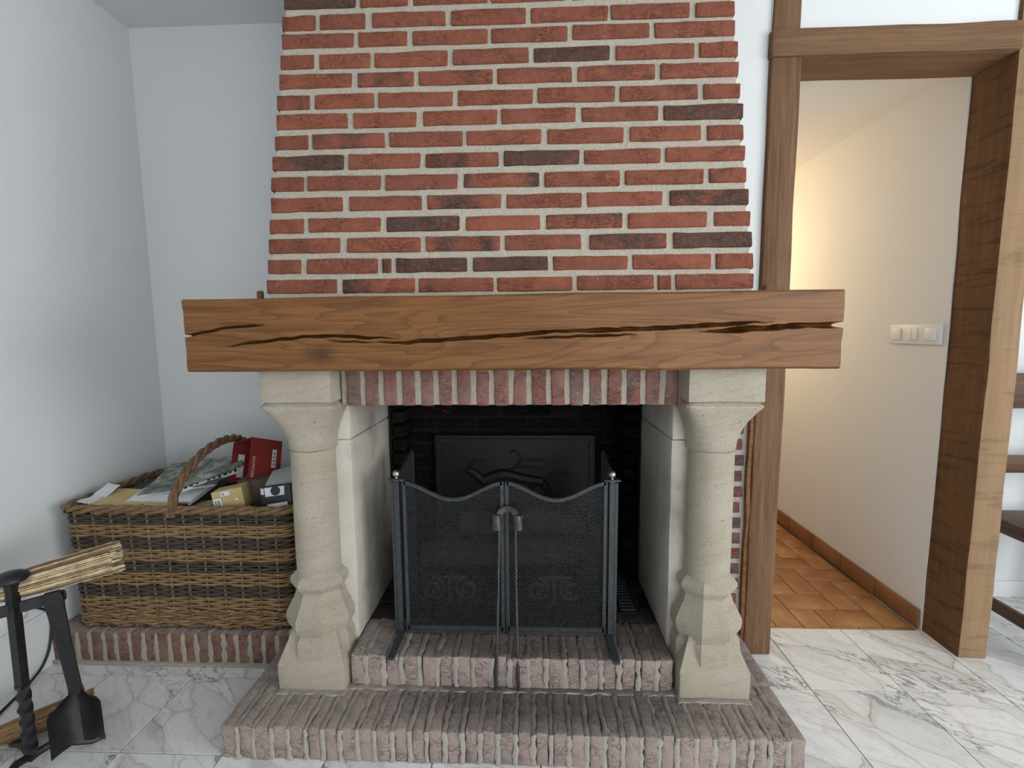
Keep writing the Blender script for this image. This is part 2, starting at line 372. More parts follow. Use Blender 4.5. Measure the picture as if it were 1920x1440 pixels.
def thing(name, label, cat, loc=(0, 0, 0), rz=0.0, group=None):
    o = bpy.data.objects.new(name, None); col.objects.link(o); o.location = loc; o.rotation_euler = (0, 0, rz); o.empty_display_size = .05
    return tag(o, label, cat, group)
def struct(o): o['kind'] = 'structure'; return o
def sempty(name):
    o = bpy.data.objects.new(name, None); col.objects.link(o); return struct(o)
def boxes(name, lst, mat, parent=None):
    b = MB()
    for q in lst: b.box(*q)
    return b.build(name, mat, parent, 0)

# ------------------------------------------------------------------ room shell
CEIL = 2.55; XL = -1.77; YB = 2.19
struct(boxes('wall_left', [(XL-.12, XL, -3.3, YB+.12, -.1, CEIL+.1)], 'white_plaster'))
struct(boxes('wall_back', [(XL, .50, YB, YB+.12, -.1, CEIL+.1)], 'white_plaster'))
struct(boxes('wall_middle', [(.50, .79, 1.70, YB+.12, 1.09, CEIL+.1)], 'white_plaster'))
struct(boxes('wall_above_door', [(.79, 1.66, 1.695, 1.85, 2.165, CEIL+.1)], 'white_plaster'))
struct(boxes('wall_back_right', [(1.66, 3.5, 2.115, 2.24, -.1, CEIL+.1)], 'white_plaster'))
struct(boxes('wall_rear', [(XL, 1.0, -3.3, -3.2, -.1, CEIL+.1), (3.2, 3.5, -3.3, -3.2, -.1, CEIL+.1), (1.0, 3.2, -3.3, -3.2, 2.25, CEIL+.1)], 'white_plaster'))
struct(boxes('wall_right', [(3.4, 3.5, -3.2, -1.8, -.1, CEIL+.1), (3.4, 3.5, .4, 2.115, -.1, CEIL+.1), (3.4, 3.5, -1.8, .4, -.1, .7), (3.4, 3.5, -1.8, .4, 2.2, CEIL+.1)], 'white_plaster'))
struct(boxes('ceiling', [(XL-.12, 3.5, -3.3, YB+.12, CEIL, CEIL+.12)], 'ceiling_paint'))
for nm, segs in (('window_1', [(1.0, 1.06, -3.27, -3.21, 0, 2.25), (3.14, 3.2, -3.27, -3.21, 0, 2.25), (2.07, 2.13, -3.27, -3.21, 0, 2.25), (1.06, 3.14, -3.27, -3.21, 2.19, 2.25), (1.06, 3.14, -3.27, -3.21, 0, .06)]),
                 ('window_2', [(3.42, 3.48, -1.8, -1.74, .7, 2.2), (3.42, 3.48, .34, .4, .7, 2.2), (3.42, 3.48, -.73, -.67, .7, 2.2), (3.42, 3.48, -1.74, .34, .7, .76), (3.42, 3.48, -1.74, .34, 2.14, 2.2)])):
    struct(boxes(nm, segs, 'pvc_white'))
# hallway
struct(boxes('wall_hall_right', [(1.559, 1.655, 1.845, 4.3, -.1, CEIL+.1)], 'cream_plaster'))
struct(boxes('wall_hall_left', [(.66, .78, 2.31, 4.3, -.1, CEIL+.1)], 'cream_plaster'))
struct(boxes('wall_hall_end', [(.66, 1.655, 4.2, 4.3, -.1, CEIL+.1)], 'cream_plaster'))
struct(boxes('ceiling_hall', [(.79, 1.559, 1.85, 4.2, 2.14, 2.24)], 'cream_plaster'))

# floor: grout bed, marble tiles as pieces
fl = struct(boxes('floor', [(XL-.05, 3.45, -3.25, 1.846, -.08, -.004), (1.66, 3.45, 1.846, 2.16, -.08, -.004), (XL-.05, .66, 1.846, 2.30, -.08, -.004)], 'grout'))
struct(boxes('wall_chimney_base', [(-.755, -.632, 1.863, YB, 0, 1.298), (.497, .628, 1.863, 2.25, 0, 1.088)], 'pale_mortar'))
TP = .3046; X0 = 1.548; Y0 = 1.511; g = .0015
tile_me = {}
def tile_mesh(w_, d_):
    k = (round(w_, 3), round(d_, 3))
    if k not in tile_me:
        b = MB(); b.rbox((w_/2, d_/2, .006), .0009, (1, 1, 1)); tile_me[k] = b.mesh('marble_tile', 'marble_tile', 0)
    return tile_me[k]
for i in range(-11, 7):
    xa = X0 + i*TP; xb = xa + TP; xa = max(xa, XL); xb = min(xb, 3.4)
    if xb - xa < .01: continue
    for j in range(-4, 3):
        ya = Y0 + j*TP; yb = ya + TP
        if j == 0 and xa < 1.6: yb = 1.846
        if j >= 1 and xa < 1.5: continue
        if j == 1: yb = min(yb, 2.115)
        if j > 1: continue
        # tiles wholly under the hearth or the ledge are not there
        if xb < .62 and xa > -.80 and ya > 1.23: continue
        if xb < -.87 and ya > 1.60: continue
        o = put('tile', tile_mesh(xb-xa-2*g, yb-ya-2*g), fl); o.location = ((xa+xb)/2, (ya+yb)/2, -.006 + rnd.uniform(-.0003, .0003))
        if rnd.random() < .5 and abs(xb-xa-TP) < .001: o.rotation_euler = (0, 0, math.pi)
back = MB(); back.box(XL, 3.4, -3.2, Y0-4*TP, -.006, 0); bo = back.build('tile_field', 'marble_tile', fl, 0); bo['kind'] = 'stuff'
# hall floor, herringbone terracotta
fh = struct(boxes('floor_hall', [(.66, 1.66, 1.846, 4.3, -.08, -.005)], 'grout'))
cx_ = [1.105 + .1075*(k-1) for k in range(-3, 8)]
ry_ = [1.862 + .119*k for k in range(-2, 22)]
def hx(c): return 1.0 + .1075*c
def hy(r): return 1.862 + .119*r
tmesh = {}
def ter(c0, c1, r0, r1):
    xa, xb = max(hx(c0), .78), min(hx(c1), 1.548); ya, yb = max(hy(r0), 1.848), min(hy(r1), 4.2)
    if xb-xa < .012 or yb-ya < .012: return
    k = (round(xb-xa, 3), round(yb-ya, 3))
    if k not in tmesh:
        b = MB(); b.rbox(((xb-xa)/2-.0016, (yb-ya)/2-.0016, .006), .002, (1,1,1)); tmesh[k] = b.mesh('terracotta_tile', 'terracotta_tile')
    o = put('terracotta_tile', tmesh[k], fh); o.location = ((xa+xb)/2, (ya+yb)/2, -.006)
for r in range(-2, 21):
    for c in range(-4, 7):
        if (c + r) % 4 == 2: ter(c, c+2, r, r+1)
        if (c + r) % 4 == 0: ter(c, c+1, r, r+2)
bh = sempty('baseboard_hall')
for k in range(10):
    ya = 1.852 + k*.239; yb = ya + .236
    b = MB(); b.rbox((.006, .118, .041), .003, (1,1,1)); o = b.build('skirting_tile', 'terracotta_skirting', bh); o.location = (1.553, (ya+yb)/2, .041)
struct(boxes('baseboard_left', [(XL, XL+.009, -3.2, 1.57, 0, .205)], 'white_plaster'))
struct(boxes('baseboard_back', [(1.655, 3.4, 2.103, 2.115, 0, .072)], 'pvc_white'))

# door frame of oak beams
df = sempty('door_1')
def beam(name, x0, x1, y0, y1, z0, z1, mats, seg, amp, seed, bev=.008):
    b = MB(); b.rb(x0, x1, y0, y1, z0, z1, bev, seg, amp, 5, seed); return b.build(name, mats, df)
beam('post', .790, .888, 1.68, 1.85, 0, 2.085, 'frame_oak', (2, 2, 30), .0035, 1.3)
# right hand post: sawn face towards the doorway, paler front
b = MB(); b.rb(1.563, 1.662, 1.68, 1.85, 0, CEIL, .006, (2, 3, 40), .0045, 6, 4.4)
me = b.mesh('post', ['sawn_oak', 'pale_oak'])
for p in me.polygons:
    if p.normal.y < -.6: p.material_index = 1
put('post', me, df)
beam('lintel', .783, 1.568, 1.674, 1.85, 2.083, 2.170, 'frame_oak_cross', (26, 2, 2), .0035, 2.2)
beam('upper_post', .790, .879, 1.685, 1.80, 2.168, CEIL, 'frame_oak', (2, 2, 10), .0035, 3.1)
b = MB(); b.rb(.777, .794, 1.688, 1.72, 0, 1.10, .003, (1, 1, 20), .004, 9, 5.1); b.build('edge_strip', 'mantel_oak', df)

# ------------------------------------------------------------------ brick helpers
def brick_variants(L, D, Hh, n, mat, amp=.0022, bev=.004, seg=(5, 1, 1)):
    out = []
    for k in range(n):
        b = MB(); b.rbox((L/2, D/2, Hh/2), bev, seg, amp, 26, k+1.7, Matrix.Translation((0, D/2, 0))); out.append(b.mesh('brick', mat, 50))
    return out
def lay(mesh, parent, M, size, base, colr):
    o = put('brick', mesh, parent)
    S = Matrix.Diagonal((size[0]/base[0], size[1]/base[1], size[2]/base[2], 1)); o.matrix_local = M @ S; o.color = colr; return o

# ------------------------------------------------------------------ chimney hood
CX = -.07; KY = .0982; KX = .0713
def hoodY(z): return 1.36 + (z-1.315)*KY
def hoodW(z): return .6905 - KX*(z-1.336)
hood = thing('chimney_hood', 'tapering red brick chimney hood with pale mortar above the oak mantel beam', 'chimney hood', (CX, 1.7, 1.3))
hood_inv = Matrix.Translation(Vector((-CX, -1.7, -1.3)))
b = MB(); zt, zb = CEIL, 1.300; rec = .005; ns = 70; rings = []
vsf = []
for k in range(ns+1):
    z = zb + (zt-zb)*k/ns; hw = hoodW(z)-.007; y = hoodY(z)+rec; ring = []
    j = lambda s_: mnoise.noise(Vector((z*60, s_*9.3, 0)))*.004
    ring = [(CX-hw+j(1), y, z), (CX+hw+j(2), y, z), (CX+hw+j(3), YB-.01 if False else 1.72, z), (CX+hw-.1, YB-.002, z), (CX-hw+j(4), YB-.002, z)]
    rings.append([hood_inv @ Vector(p) for p in ring])
b.loft(rings); b.build('mortar', 'hood_mortar', hood, 20)
BASE = (.21, .05, .041)
BV = brick_variants(*BASE, 12, 'hood_brick')
ROWS = [
(2.085,[-0.707,-0.61,-0.597,-0.466,-0.446,-0.236,-0.221,-0.009,0.005,0.22,0.229,0.445,0.461,0.567],[.5,0,.35,.05,.1,.15,.1]),
(2.032,[-0.709,-0.499,-0.485,-0.346,-0.331,-0.117,-0.107,0.107,0.122,0.336,0.349,0.569],[.2,.05,.35,.1,.25,.1]),
(1.974,[-0.713,-0.615,-0.6,-0.452,-0.439,-0.231,-0.215,-0.002,0.012,0.225,0.242,0.458,0.472,0.576],[.1,.05,0,.25,.95,.05,.1]),
(1.919,[-0.717,-0.506,-0.489,-0.328,-0.313,-0.103,-0.09,0.12,0.135,0.35,0.365,0.579],[.1,.65,.4,.1,.5,.3]),
(1.861,[-0.724,-0.629,-0.615,-0.442,-0.43,-0.216,-0.202,0.011,0.023,0.239,0.253,0.467,0.483,0.583],[.5,.1,.15,.35,.05,.4,.1]),
(1.805,[-0.726,-0.519,-0.502,-0.321,-0.301,-0.091,-0.079,0.13,0.147,0.359,0.374,0.591],[.05,.1,.25,.05,.1,.95]),
(1.747,[-0.732,-0.634,-0.622,-0.412,-0.398,-0.189,-0.177,0.033,0.051,0.263,0.281,0.477,0.493,0.592],[.05,.75,.1,.15,.1,.25,.1]),
(1.688,[-0.739,-0.531,-0.517,-0.31,-0.296,-0.087,-0.072,0.14,0.154,0.365,0.378,0.596],[.75,.1,.55,.95,.2,.05]),
(1.628,[-0.743,-0.648,-0.637,-0.424,-0.411,-0.204,-0.187,0.027,0.042,0.253,0.266,0.483,0.499,0.599],[.05,0,.3,.8,.3,.05,.6]),
(1.569,[-0.745,-0.535,-0.516,-0.308,-0.291,-0.08,-0.065,0.146,0.161,0.371,0.39,0.607],[.05,.05,.4,.05,.1,.75]),
(1.509,[-0.749,-0.649,-0.635,-0.426,-0.409,-0.2,-0.182,0.029,0.046,0.26,0.275,0.492,0.512,0.611],[.1,.2,.95,.05,.5,.05,.05]),
(1.452,[-0.753,-0.544,-0.524,-0.311,-0.295,-0.084,-0.07,0.144,0.167,0.381,0.4,0.616],[.6,.25,.5,.05,.55,.95]),
(1.393,[-0.755,-0.659,-0.642,-0.435,-0.421,-0.396,-0.382,-0.178,-0.161,0.05,0.065,0.275,0.288,0.504,0.517,0.619],[.2,.05,.6,.8,.9,.05,.25,.1]),
(1.336,[-0.76,-0.554,-0.538,-0.327,-0.317,-0.104,-0.092,0.119,0.133,0.348,0.357,0.394,0.406,0.621],[.3,.7,.25,.2,.2,.05,.2])]
extra = []
for q in range(1, 8):
    src = ROWS[0] if q % 2 == 0 else ROWS[1]; z = 2.085 + q*.0588
    f = hoodW(z)/hoodW(src[0]); extra.append((z, [CX + (x-CX)*f for x in src[1]], [rnd.random()**2 for _ in src[2]]))
tilt = Matrix.Rotation(-math.atan(KY), 4, 'X')
for ri, (z, xs, dk) in enumerate(ROWS + extra):
    for k in range(0, len(xs), 2):
        xa, xb = xs[k], xs[k+1]; L = xb-xa; hgt = .041 + rnd.uniform(-.0012, .0018)
        M = hood_inv @ Matrix.Translation(((xa+xb)/2, hoodY(z) + rnd.uniform(-.0015, .0015), z + rnd.uniform(-.001, .001))) @ tilt @ Matrix.Rotation(rnd.uniform(-.006, .006), 4, 'Y')
        lay(rnd.choice(BV), hood, M, (L, .05, hgt), BASE, (dk[k//2], rnd.random(), 0, 1))
    # cheeks of the hood
    for side in (-1, 1):
        hw = hoodW(z); yf = hoodY(z) + .055; ye = YB if side < 0 else 1.70
        y = yf + (.05 if ri % 2 else .0)
        if ri % 2: segs_ = [(yf+.006, yf+.05)]
        else: segs_ = []
        y = segs_[-1][1] + .014 if segs_ else yf + .006
        while y < ye - .04: segs_.append((y, min(y+.21, ye-.004))); y += .224
        for ya, yb in segs_:
            A = Matrix.Rotation(math.atan(KX)*(-side), 4, 'Y') @ Matrix.Rotation(R_(90)*side, 4, 'Z')
            M = hood_inv @ Matrix.Translation((CX + side*hw, (ya+yb)/2, z)) @ A
            lay(rnd.choice(BV), hood, M, (yb-ya, .05, .041), BASE, (rnd.random()**2, rnd.random(), 0, 1))

# ------------------------------------------------------------------ mantel beam with its long drying cracks
CR = [([(-.965,1.197),(-.91,1.208),(-.846,1.222),(-.725,1.228)], .0042),
      ([(-.857,1.168),(-.758,1.181),(-.637,1.192),(-.548,1.195),(-.414,1.189),(-.36,1.188)], .0050),
      ([(-.445,1.177),(-.34,1.176),(-.238,1.182),(-.049,1.193),(.094,1.203),(.15,1.205)], .0058),
      ([(-.56,1.181),(-.50,1.178),(-.43,1.179)], .0022),
      ([(-.02,1.183),(.066,1.185),(.16,1.187),(.294,1.192)], .0036),
      ([(.05,1.197),(.223,1.204),(.364,1.209),(.545,1.217),(.642,1.220)], .0066),
      ([(.45,1.196),(.574,1.202),(.66,1.206),(.712,1.210),(.828,1.211)], .0085)]
def crack_depth(x, z):
    d = 0.0
    for pts, wd in CR:
        if x < pts[0][0] or x > pts[-1][0]: continue
        for (xa, za), (xb, zb_) in zip(pts, pts[1:]):
            if xa <= x <= xb:
                zc = za + (zb_-za)*(x-xa)/(xb-xa) + mnoise.noise(Vector((x*28, za*9, 0)))*.0025
                s0 = (x-pts[0][0])/(pts[-1][0]-pts[0][0]); tip = min(1, s0*5 if pts[0][0] > -.96 else 1, (1-s0)*5 if pts[-1][0] < .82 else 1)
                wd_ = wd*max(.12, tip)*(.75+.5*abs(mnoise.noise(Vector((x*17, zc*3, 4)))))
                u = abs(z-zc)/wd_
                if u < 1: d = max(d, (1-u*u)*wd_*6.5)
    return d
mantel = thing('mantel_beam', 'thick dark oak mantel beam split by long drying cracks, on two stone columns', 'mantel', (-.068, 1.39, 1.097))
mi_ = Matrix.Translation((.068, -1.39, -1.097))
b = MB(); NX = 420; xa, xb = -.958, .822
zrows = [1.0975, 1.103] + [1.103 + (1.160-1.103)*k/6 for k in range(1, 7)] + [1.160 + (1.236-1.160)*k/62 for k in range(1, 63)] + [1.236 + (1.296-1.236)*k/6 for k in range(1, 7)] + [1.3015]
rings = []
for i in range(NX+1):
    x = xa + (xb-xa)*i/NX; ring = []
    e0 = mnoise.noise(Vector((x*4, 1.1, 0)))*.0035 + mnoise.noise(Vector((x*17, 3.1, 0)))*.0012; e1 = mnoise.noise(Vector((x*3, 5.1, 0)))*.003; yw = mnoise.noise(Vector((x*2.2, 7.7, 0)))*.004
    top = 1.298 + (x-xa)/(xb-xa)*.008 + e1; bot = 1.0965 + e0
    for k, z in enumerate(zrows):
        f = (z-1.0975)/(1.3015-1.0975); zz = bot + (top-bot)*f
        yy = 1.290 + yw + mnoise.noise(Vector((x*3, z*14, 2)))*.0018
        if k == 0 or k == len(zrows)-1: yy += .006
        yy += crack_depth(x, z)
        ring.append(mi_ @ Vector((x + (mnoise.noise(Vector((z*22, i*9.0, 1)))*.004 if i in (0, NX) else 0), yy, zz)))
    ring += [mi_ @ Vector((x, 1.46, top)), mi_ @ Vector((x, 1.485, top-.008)), mi_ @ Vector((x, 1.485, bot+.008)), mi_ @ Vector((x, 1.46, bot))]
    rings.append(ring)
b.loft(rings); me = b.mesh('beam', 'mantel_oak', 40)
put('beam', me, mantel)
for px in (-.800, .672):
    b = MB(); b.lathe((px+.068, .01, .19), [(.0095, 0), (.0095, .036), (.0075, .041)], 14); b.build('peg', 'peg_wood', mantel)

# ------------------------------------------------------------------ stone columns
CC = -.067; YC = 1.44
for s_, lab in ((-1, 'carved limestone column with octagonal base beside the wicker basket'), (1, 'carved limestone column with octagonal base beside the oak door post')):
    X = CC + s_*.614
    t = thing('stone_column', lab, 'column', (X, YC, .10)); I = Matrix.Translation((-X, -YC, -.10))
    def part(name, b_, mat='limestone', sm=30):
        b_.v = [tuple(I @ Vector(p)) for p in b_.v]; return b_.build(name, mat, t, sm)
    b = MB(); b.rb(X-.105, X+.105, YC-.105, YC+.105, .10, .185, .006, (5, 3, 3), .0022, 16, 2+s_)
    # broach: square spire that the octagon grows out of
    q = .1045
    b.loft([[(X+sx*q, YC+sy*q, .18) for sx, sy in ((-1,-1),(1,-1),(1,1),(-1,1))], [(X+sx*.060, YC+sy*.060, .300) for sx, sy in ((-1,-1),(1,-1),(1,1),(-1,1))]])
    part('plinth', b)
    c8 = 1/math.cos(math.pi/8); prof = [(.1005, .165), (.0985, .225), (.0965, .250), (.087, .262), (.088, .266), (.098, .285), (.1015, .305), (.099, .322), (.088, .345), (.077, .366), (.071, .386), (.069, .392), (.0705, .397), (.080, .408), (.0855, .420), (.085, .430), (.078, .442), (.066, .452)]
    b = MB(); b.lathe((X, YC, 0), [(r*c8, z) for r, z in prof], 8, math.pi/8); part('base', b, sm=24)
    b = MB(); b.lathe((X, YC-.008, 0), [(.0665, .440), (.067, .55), (.0665, .70), (.066, .846)], 40); part('shaft', b)
    cp = [(.844, .0665, 2), (.8475, .0700, 2), (.8515, .0715, 2), (.870, .0720, 2.1), (.890, .0745, 2.4), (.912, .0795, 2.9), (.934, .0865, 3.8), (.954, .0945, 5.5), (.970, .1015, 8), (.980, .1065, 14), (.986, .1085, 20), (.990, .108, 22), (1.002, .0945, 24)]
    b = MB(); b.lathe((X, YC, 0), [(r, z) for z, r, p_ in cp], 64, math.pi/64, [p_ for z, r, p_ in cp]); part('capital', b)
    b = MB(); b.rb(X-.104, X+.106, YC-.106, YC+.10, 1.001, 1.0985, .004, (5, 3, 3), .0018, 14, 5+s_); part('block', b)
    xi, xo = CC + s_*.503, CC + s_*.675
    b = MB()
    b.rb(min(xi, xo), max(xi, xo), 1.455, 1.86, .10, .865, .004, (2, 12, 16), .0018, 10, 8+s_)
    b.rb(min(xi, xo), max(xi, xo), 1.455, 1.86, .867, 1.099, .004, (2, 12, 6), .0018, 10, 9+s_)
    ob = b.build('jamb', 'sooty_limestone', t); ob.matrix_local = I

# ------------------------------------------------------------------ soldier brick lintel
lin = thing('brick_lintel', 'row of upright soldier bricks over the fire opening under the mantel', 'lintel', (CC, 1.45, .985))
LI = Matrix.Translation((-CC, -1.45, -.985))
xl0, xl1 = CC-.503, CC+.512
b = MB(); b.rb(xl0, xl1, 1.4015, 1.50, .985, 1.10, .002, (60, 2, 6), .0022, 60, 3); b.v = [tuple(LI @ Vector(p)) for p in b.v]; b.build('mortar', 'lintel_mortar', lin)
LB = (.038, .10, .105); LV = brick_variants(*LB, 8, 'lintel_brick', .0022, .004, (1, 2, 4))
nb = 18; pit = (xl1-xl0-.012)/nb
for k in range(nb):
    x = xl0 + .014 + pit*(k+.5) - .004; wd = .038 + rnd.uniform(-.004, .004)
    M = LI @ Matrix.Translation((x, 1.398 + rnd.uniform(-.002, .002), 1.037 + rnd.uniform(-.002, .002))) @ Matrix.Rotation(rnd.uniform(-.02, .02), 4, 'Y')
    lay(rnd.choice(LV), lin, M, (wd, .10, .108), LB, (rnd.random()*.6, rnd.random(), 0, 1))

# ------------------------------------------------------------------ hearth: two steps of rowlock bricks
hearth = thing('brick_hearth', 'stepped brick hearth of upright bricks, grey with ash, in front of the fire', 'hearth', (CC, 1.5, 0))
HI = Matrix.Translation((-CC, -1.5, 0))
HB = (.040, .22, .10); HV = brick_variants(*HB, 12, 'hearth_brick', .0042, .006, (1, 5, 3))
def joints(b, x, w_, y0, y1, z0, z1, seed):
    n_ = 12; pr = .0035
    path = [(y1, z1)] + [(y1 + (y0-y1)*k/n_, z1+pr*.6) for k in range(1, n_)] + [(y0-pr*.3, z1-.002)] + [(y0-pr*.4, z1 + (z0-z1)*k/6) for k in range(1, 7)]
    rings = []
    for i, (y, z) in enumerate(path):
        jx = mnoise.noise(Vector((i*.7, seed*3.1, 0)))*.0055; jw = w_/2*(1.1 + mnoise.noise(Vector((i*.9, seed*2.3, 5)))*.8); jp = mnoise.noise(Vector((i*.8, seed*1.3, 9)))*.0040
        if i <= n_: top_, base_ = (y, z+jp), (y, z-.03)
        else: top_, base_ = (y-jp, z), (y+.03, z)
        if i == n_ or i == n_+1: base_ = (y+.03, z-.03)
        rings.append([(x+jx-jw, base_[0], base_[1]), (x+jx-jw, top_[0]+.25*(base_[0]-top_[0])*.3, top_[1]+.25*(base_[1]-top_[1])*.3), (x+jx-jw*.45, top_[0], top_[1]), (x+jx+jw*.45, top_[0], top_[1]), (x+jx+jw, top_[0]+.25*(base_[0]-top_[0])*.3, top_[1]+.25*(base_[1]-top_[1])*.3), (x+jx+jw, base_[0], base_[1])])
    b.loft(rings)
def rowlock(parentname, x0, x1, n, y0, y1, z0, z1, mat_m, seed, var, vb, dark=.5):
    st = bpy.data.objects.new(parentname, None); col.objects.link(st); st.parent = hearth; st.matrix_local = HI
    pit = (x1-x0)/n; b = MB()
    b.box(x0+.004, x1-.004, y0+.02, y1, z0, z1-.012)
    for k in range(n):
        xc = x0 + pit*(k+.5); wd = pit*.76 + rnd.uniform(-.004, .004)
        dz = rnd.uniform(-.0025, .0015)
        M = Matrix.Translation((xc + rnd.uniform(-.0015, .0015), y0 + rnd.uniform(-.002, .003), (z0+z1)/2 + dz)) @ Matrix.Rotation(rnd.uniform(-.012, .012), 4, 'Z')
        lay(rnd.choice(var), st, M, (wd, y1-y0, z1-z0), vb, (rnd.random()*dark, rnd.random(), 0, 1))
        if k: joints(b, x0+pit*k, pit*.27, y0, y1-.003, z0+.001, z1-.001, seed+k)
    b.build('mortar', mat_m, st)
    return st
rowlock('lower_step', -.885, .745, 33, 1.197, 1.40, 0, .100, 'hearth_mortar', 3, HV, HB)
b = MB()  # fill under columns and towards the ledge
b.rb(-.875, -.56, 1.395, 1.60, 0, .0985, .004, (6, 6, 2), .003, 20, 2); b.rb(.43, .752, 1.395, 1.68, 0, .0985, .004, (6, 6, 2), .003, 20, 3)
b.rb(xl0-.02, xl1+.01, 1.343, 1.40, .088, .1030, .006, (80, 4, 1), .0055, 45, 4)
b.rb(CC-.722, CC-.503, 1.318, 1.40, .090, .1035, .004, (20, 4, 1), .0035, 40, 5); b.rb(CC+.503, CC+.722, 1.318, 1.40, .090, .1035, .004, (20, 4, 1), .0035, 40, 6)
o = b.build('mortar_bed', 'hearth_mortar', hearth); o.matrix_local = HI
# side bricks running back beside the right-hand column
for (xx, ya, yb) in ((.730, 1.405, 1.55), (.736, 1.56, 1.675)):
    lay(HV[3], hearth, HI @ Matrix.Translation((xx, ya, .05)), (.040, yb-ya, .099), HB, (.5, .5, 0, 1))
for (xx, ya, yb) in ((-.862, 1.405, 1.58),):
    lay(HV[4], hearth, HI @ Matrix.Translation((xx, ya, .05)), (.040, yb-ya, .099), HB, (.4, .5, 0, 1))
rowlock('upper_step', CC-.508, CC+.506, 18, 1.362, 1.555, .10, .2035, 'hearth_mortar', 50, HV, HB)

# ------------------------------------------------------------------ firebox
fb = thing('firebox', 'soot-blackened brick fire chamber behind the screen', 'fireplace', (CC, 1.9, .1)); FI = Matrix.Translation((-CC, -1.9, -.1))
YF = 2.035
b = MB(); b.box(CC-.56, CC+.56, YF+.006, YF+.11, .1, 1.298); b.box(CC-.56, CC-.497, 1.862, YF+.01, .1, 1.298); b.box(CC+.497, CC+.56, 1.862, YF+.01, .1, 1.298)
b.box(CC-.50, CC+.50, 1.50, 1.87, 1.10, 1.298); b.box(CC-.56, CC+.56, 1.862, YF+.01, 1.10, 1.298); b.box(CC-.503, CC+.503, 1.555, YF+.01, .10, .196)
b.v = [tuple(FI @ Vector(p)) for p in b.v]; b.build('chamber_wall', 'soot_mortar', fb, 0)
SV = brick_variants(*BASE, 5, 'soot_brick'); FV = brick_variants(.21, .045, .10, 5, 'soot_floor_brick', .003, .004, (4, 1, 2))
r = 0; z = .225
while z < 1.09:
    x = CC-.497 + (0 if r % 2 else -.11)
    while x < CC+.49:
        a_, c_ = max(x, CC-.495), min(x+.21, CC+.495)
        if c_-a_ > .03: lay(rnd.choice(SV), fb, FI @ Matrix.Translation(((a_+c_)/2, YF, z)), (c_-a_, .05, .044), BASE, (rnd.random(), rnd.random(), 0, 1))
        x += .222
    for s_ in (-1, 1):
        lay(rnd.choice(SV), fb, FI @ Matrix.Translation((CC+s_*.492, 1.945, z)) @ Matrix.Rotation(R_(90)*s_, 4, 'Z'), (.16, .05, .044), BASE, (rnd.random(), rnd.random(), 0, 1))
    z += .058; r += 1
for r in range(5):
    y = 1.558 + r*.098; x = CC-.50 - (.105 if r % 2 else 0)
    while x < CC+.5:
        a_, c_ = max(x, CC-.5), min(x+.205, CC+.5)
        if c_-a_ > .03:
            M = FI @ Matrix.Translation(((a_+c_)/2, y+.044, .2025 + rnd.uniform(-.001, .001))) @ Matrix.Rotation(R_(-90), 4, 'X')
            lay(rnd.choice(FV), fb, M, (c_-a_, .045, .088), (.21, .045, .10), (rnd.random()*.5, rnd.random(), 0, 1))
        x += .216

# brick cheek wall between column and door post
wb = struct(boxes('wall_brick_strip', [(.611, .784, 1.705, 2.2, 0, 1.088)], 'pale_mortar'))
PV = brick_variants(.10, .05, .041, 4, 'strip_brick', .002, .004, (2, 1, 1))
for k in range(18):
    z = .032 + k*.0585; x0 = .60; x1 = .764 + rnd.uniform(-.006, .005)
    lay(rnd.choice(PV), wb, Matrix.Translation(((x0+.06+x1)/2, 1.699, z)), (x1-x0-.06, .05, .039), (.10, .05, .041), (.3+rnd.random()*.4, rnd.random(), 0, 1))

# ------------------------------------------------------------------ brick ledge under the basket
led = thing('brick_ledge', 'low brick ledge of upright bricks in the corner under the wicker basket', 'ledge', (-1.32, 1.9, 0)); EI = Matrix.Translation((1.32, -1.9, 0))
EV = brick_variants(*HB, 6, 'ledge_brick', .0024, .004, (1, 3, 2))
b = MB(); b.box(XL+.001, -.80, 1.603, YB-.002, 0, .117); b.box(XL+.001, -.885, 1.59, 1.61, 0, .117); b.rb(XL+.002, -.87, 1.556, 1.60, 0, .012, .004, (40, 2, 1), .002, 40, 1)
n_ = 18; pit = (-.868-(XL+.002))/n_
for k in range(n_):
    xc = XL+.002 + pit*(k+.5)
    lay(rnd.choice(EV), led, EI @ Matrix.Translation((xc, 1.568 + rnd.uniform(-.002, .002), .067)), (pit*.72+rnd.uniform(-.003, .003), .2, .112), HB, (rnd.random()*.6, rnd.random(), 0, 1))
    if k: joints(b, XL+.002+pit*k, pit*.36, 1.569, 1.76, .008, .121, 90+k)
b.v = [tuple(EI @ Vector(p)) for p in b.v]; b.build('mortar', 'ledge_mortar', led)


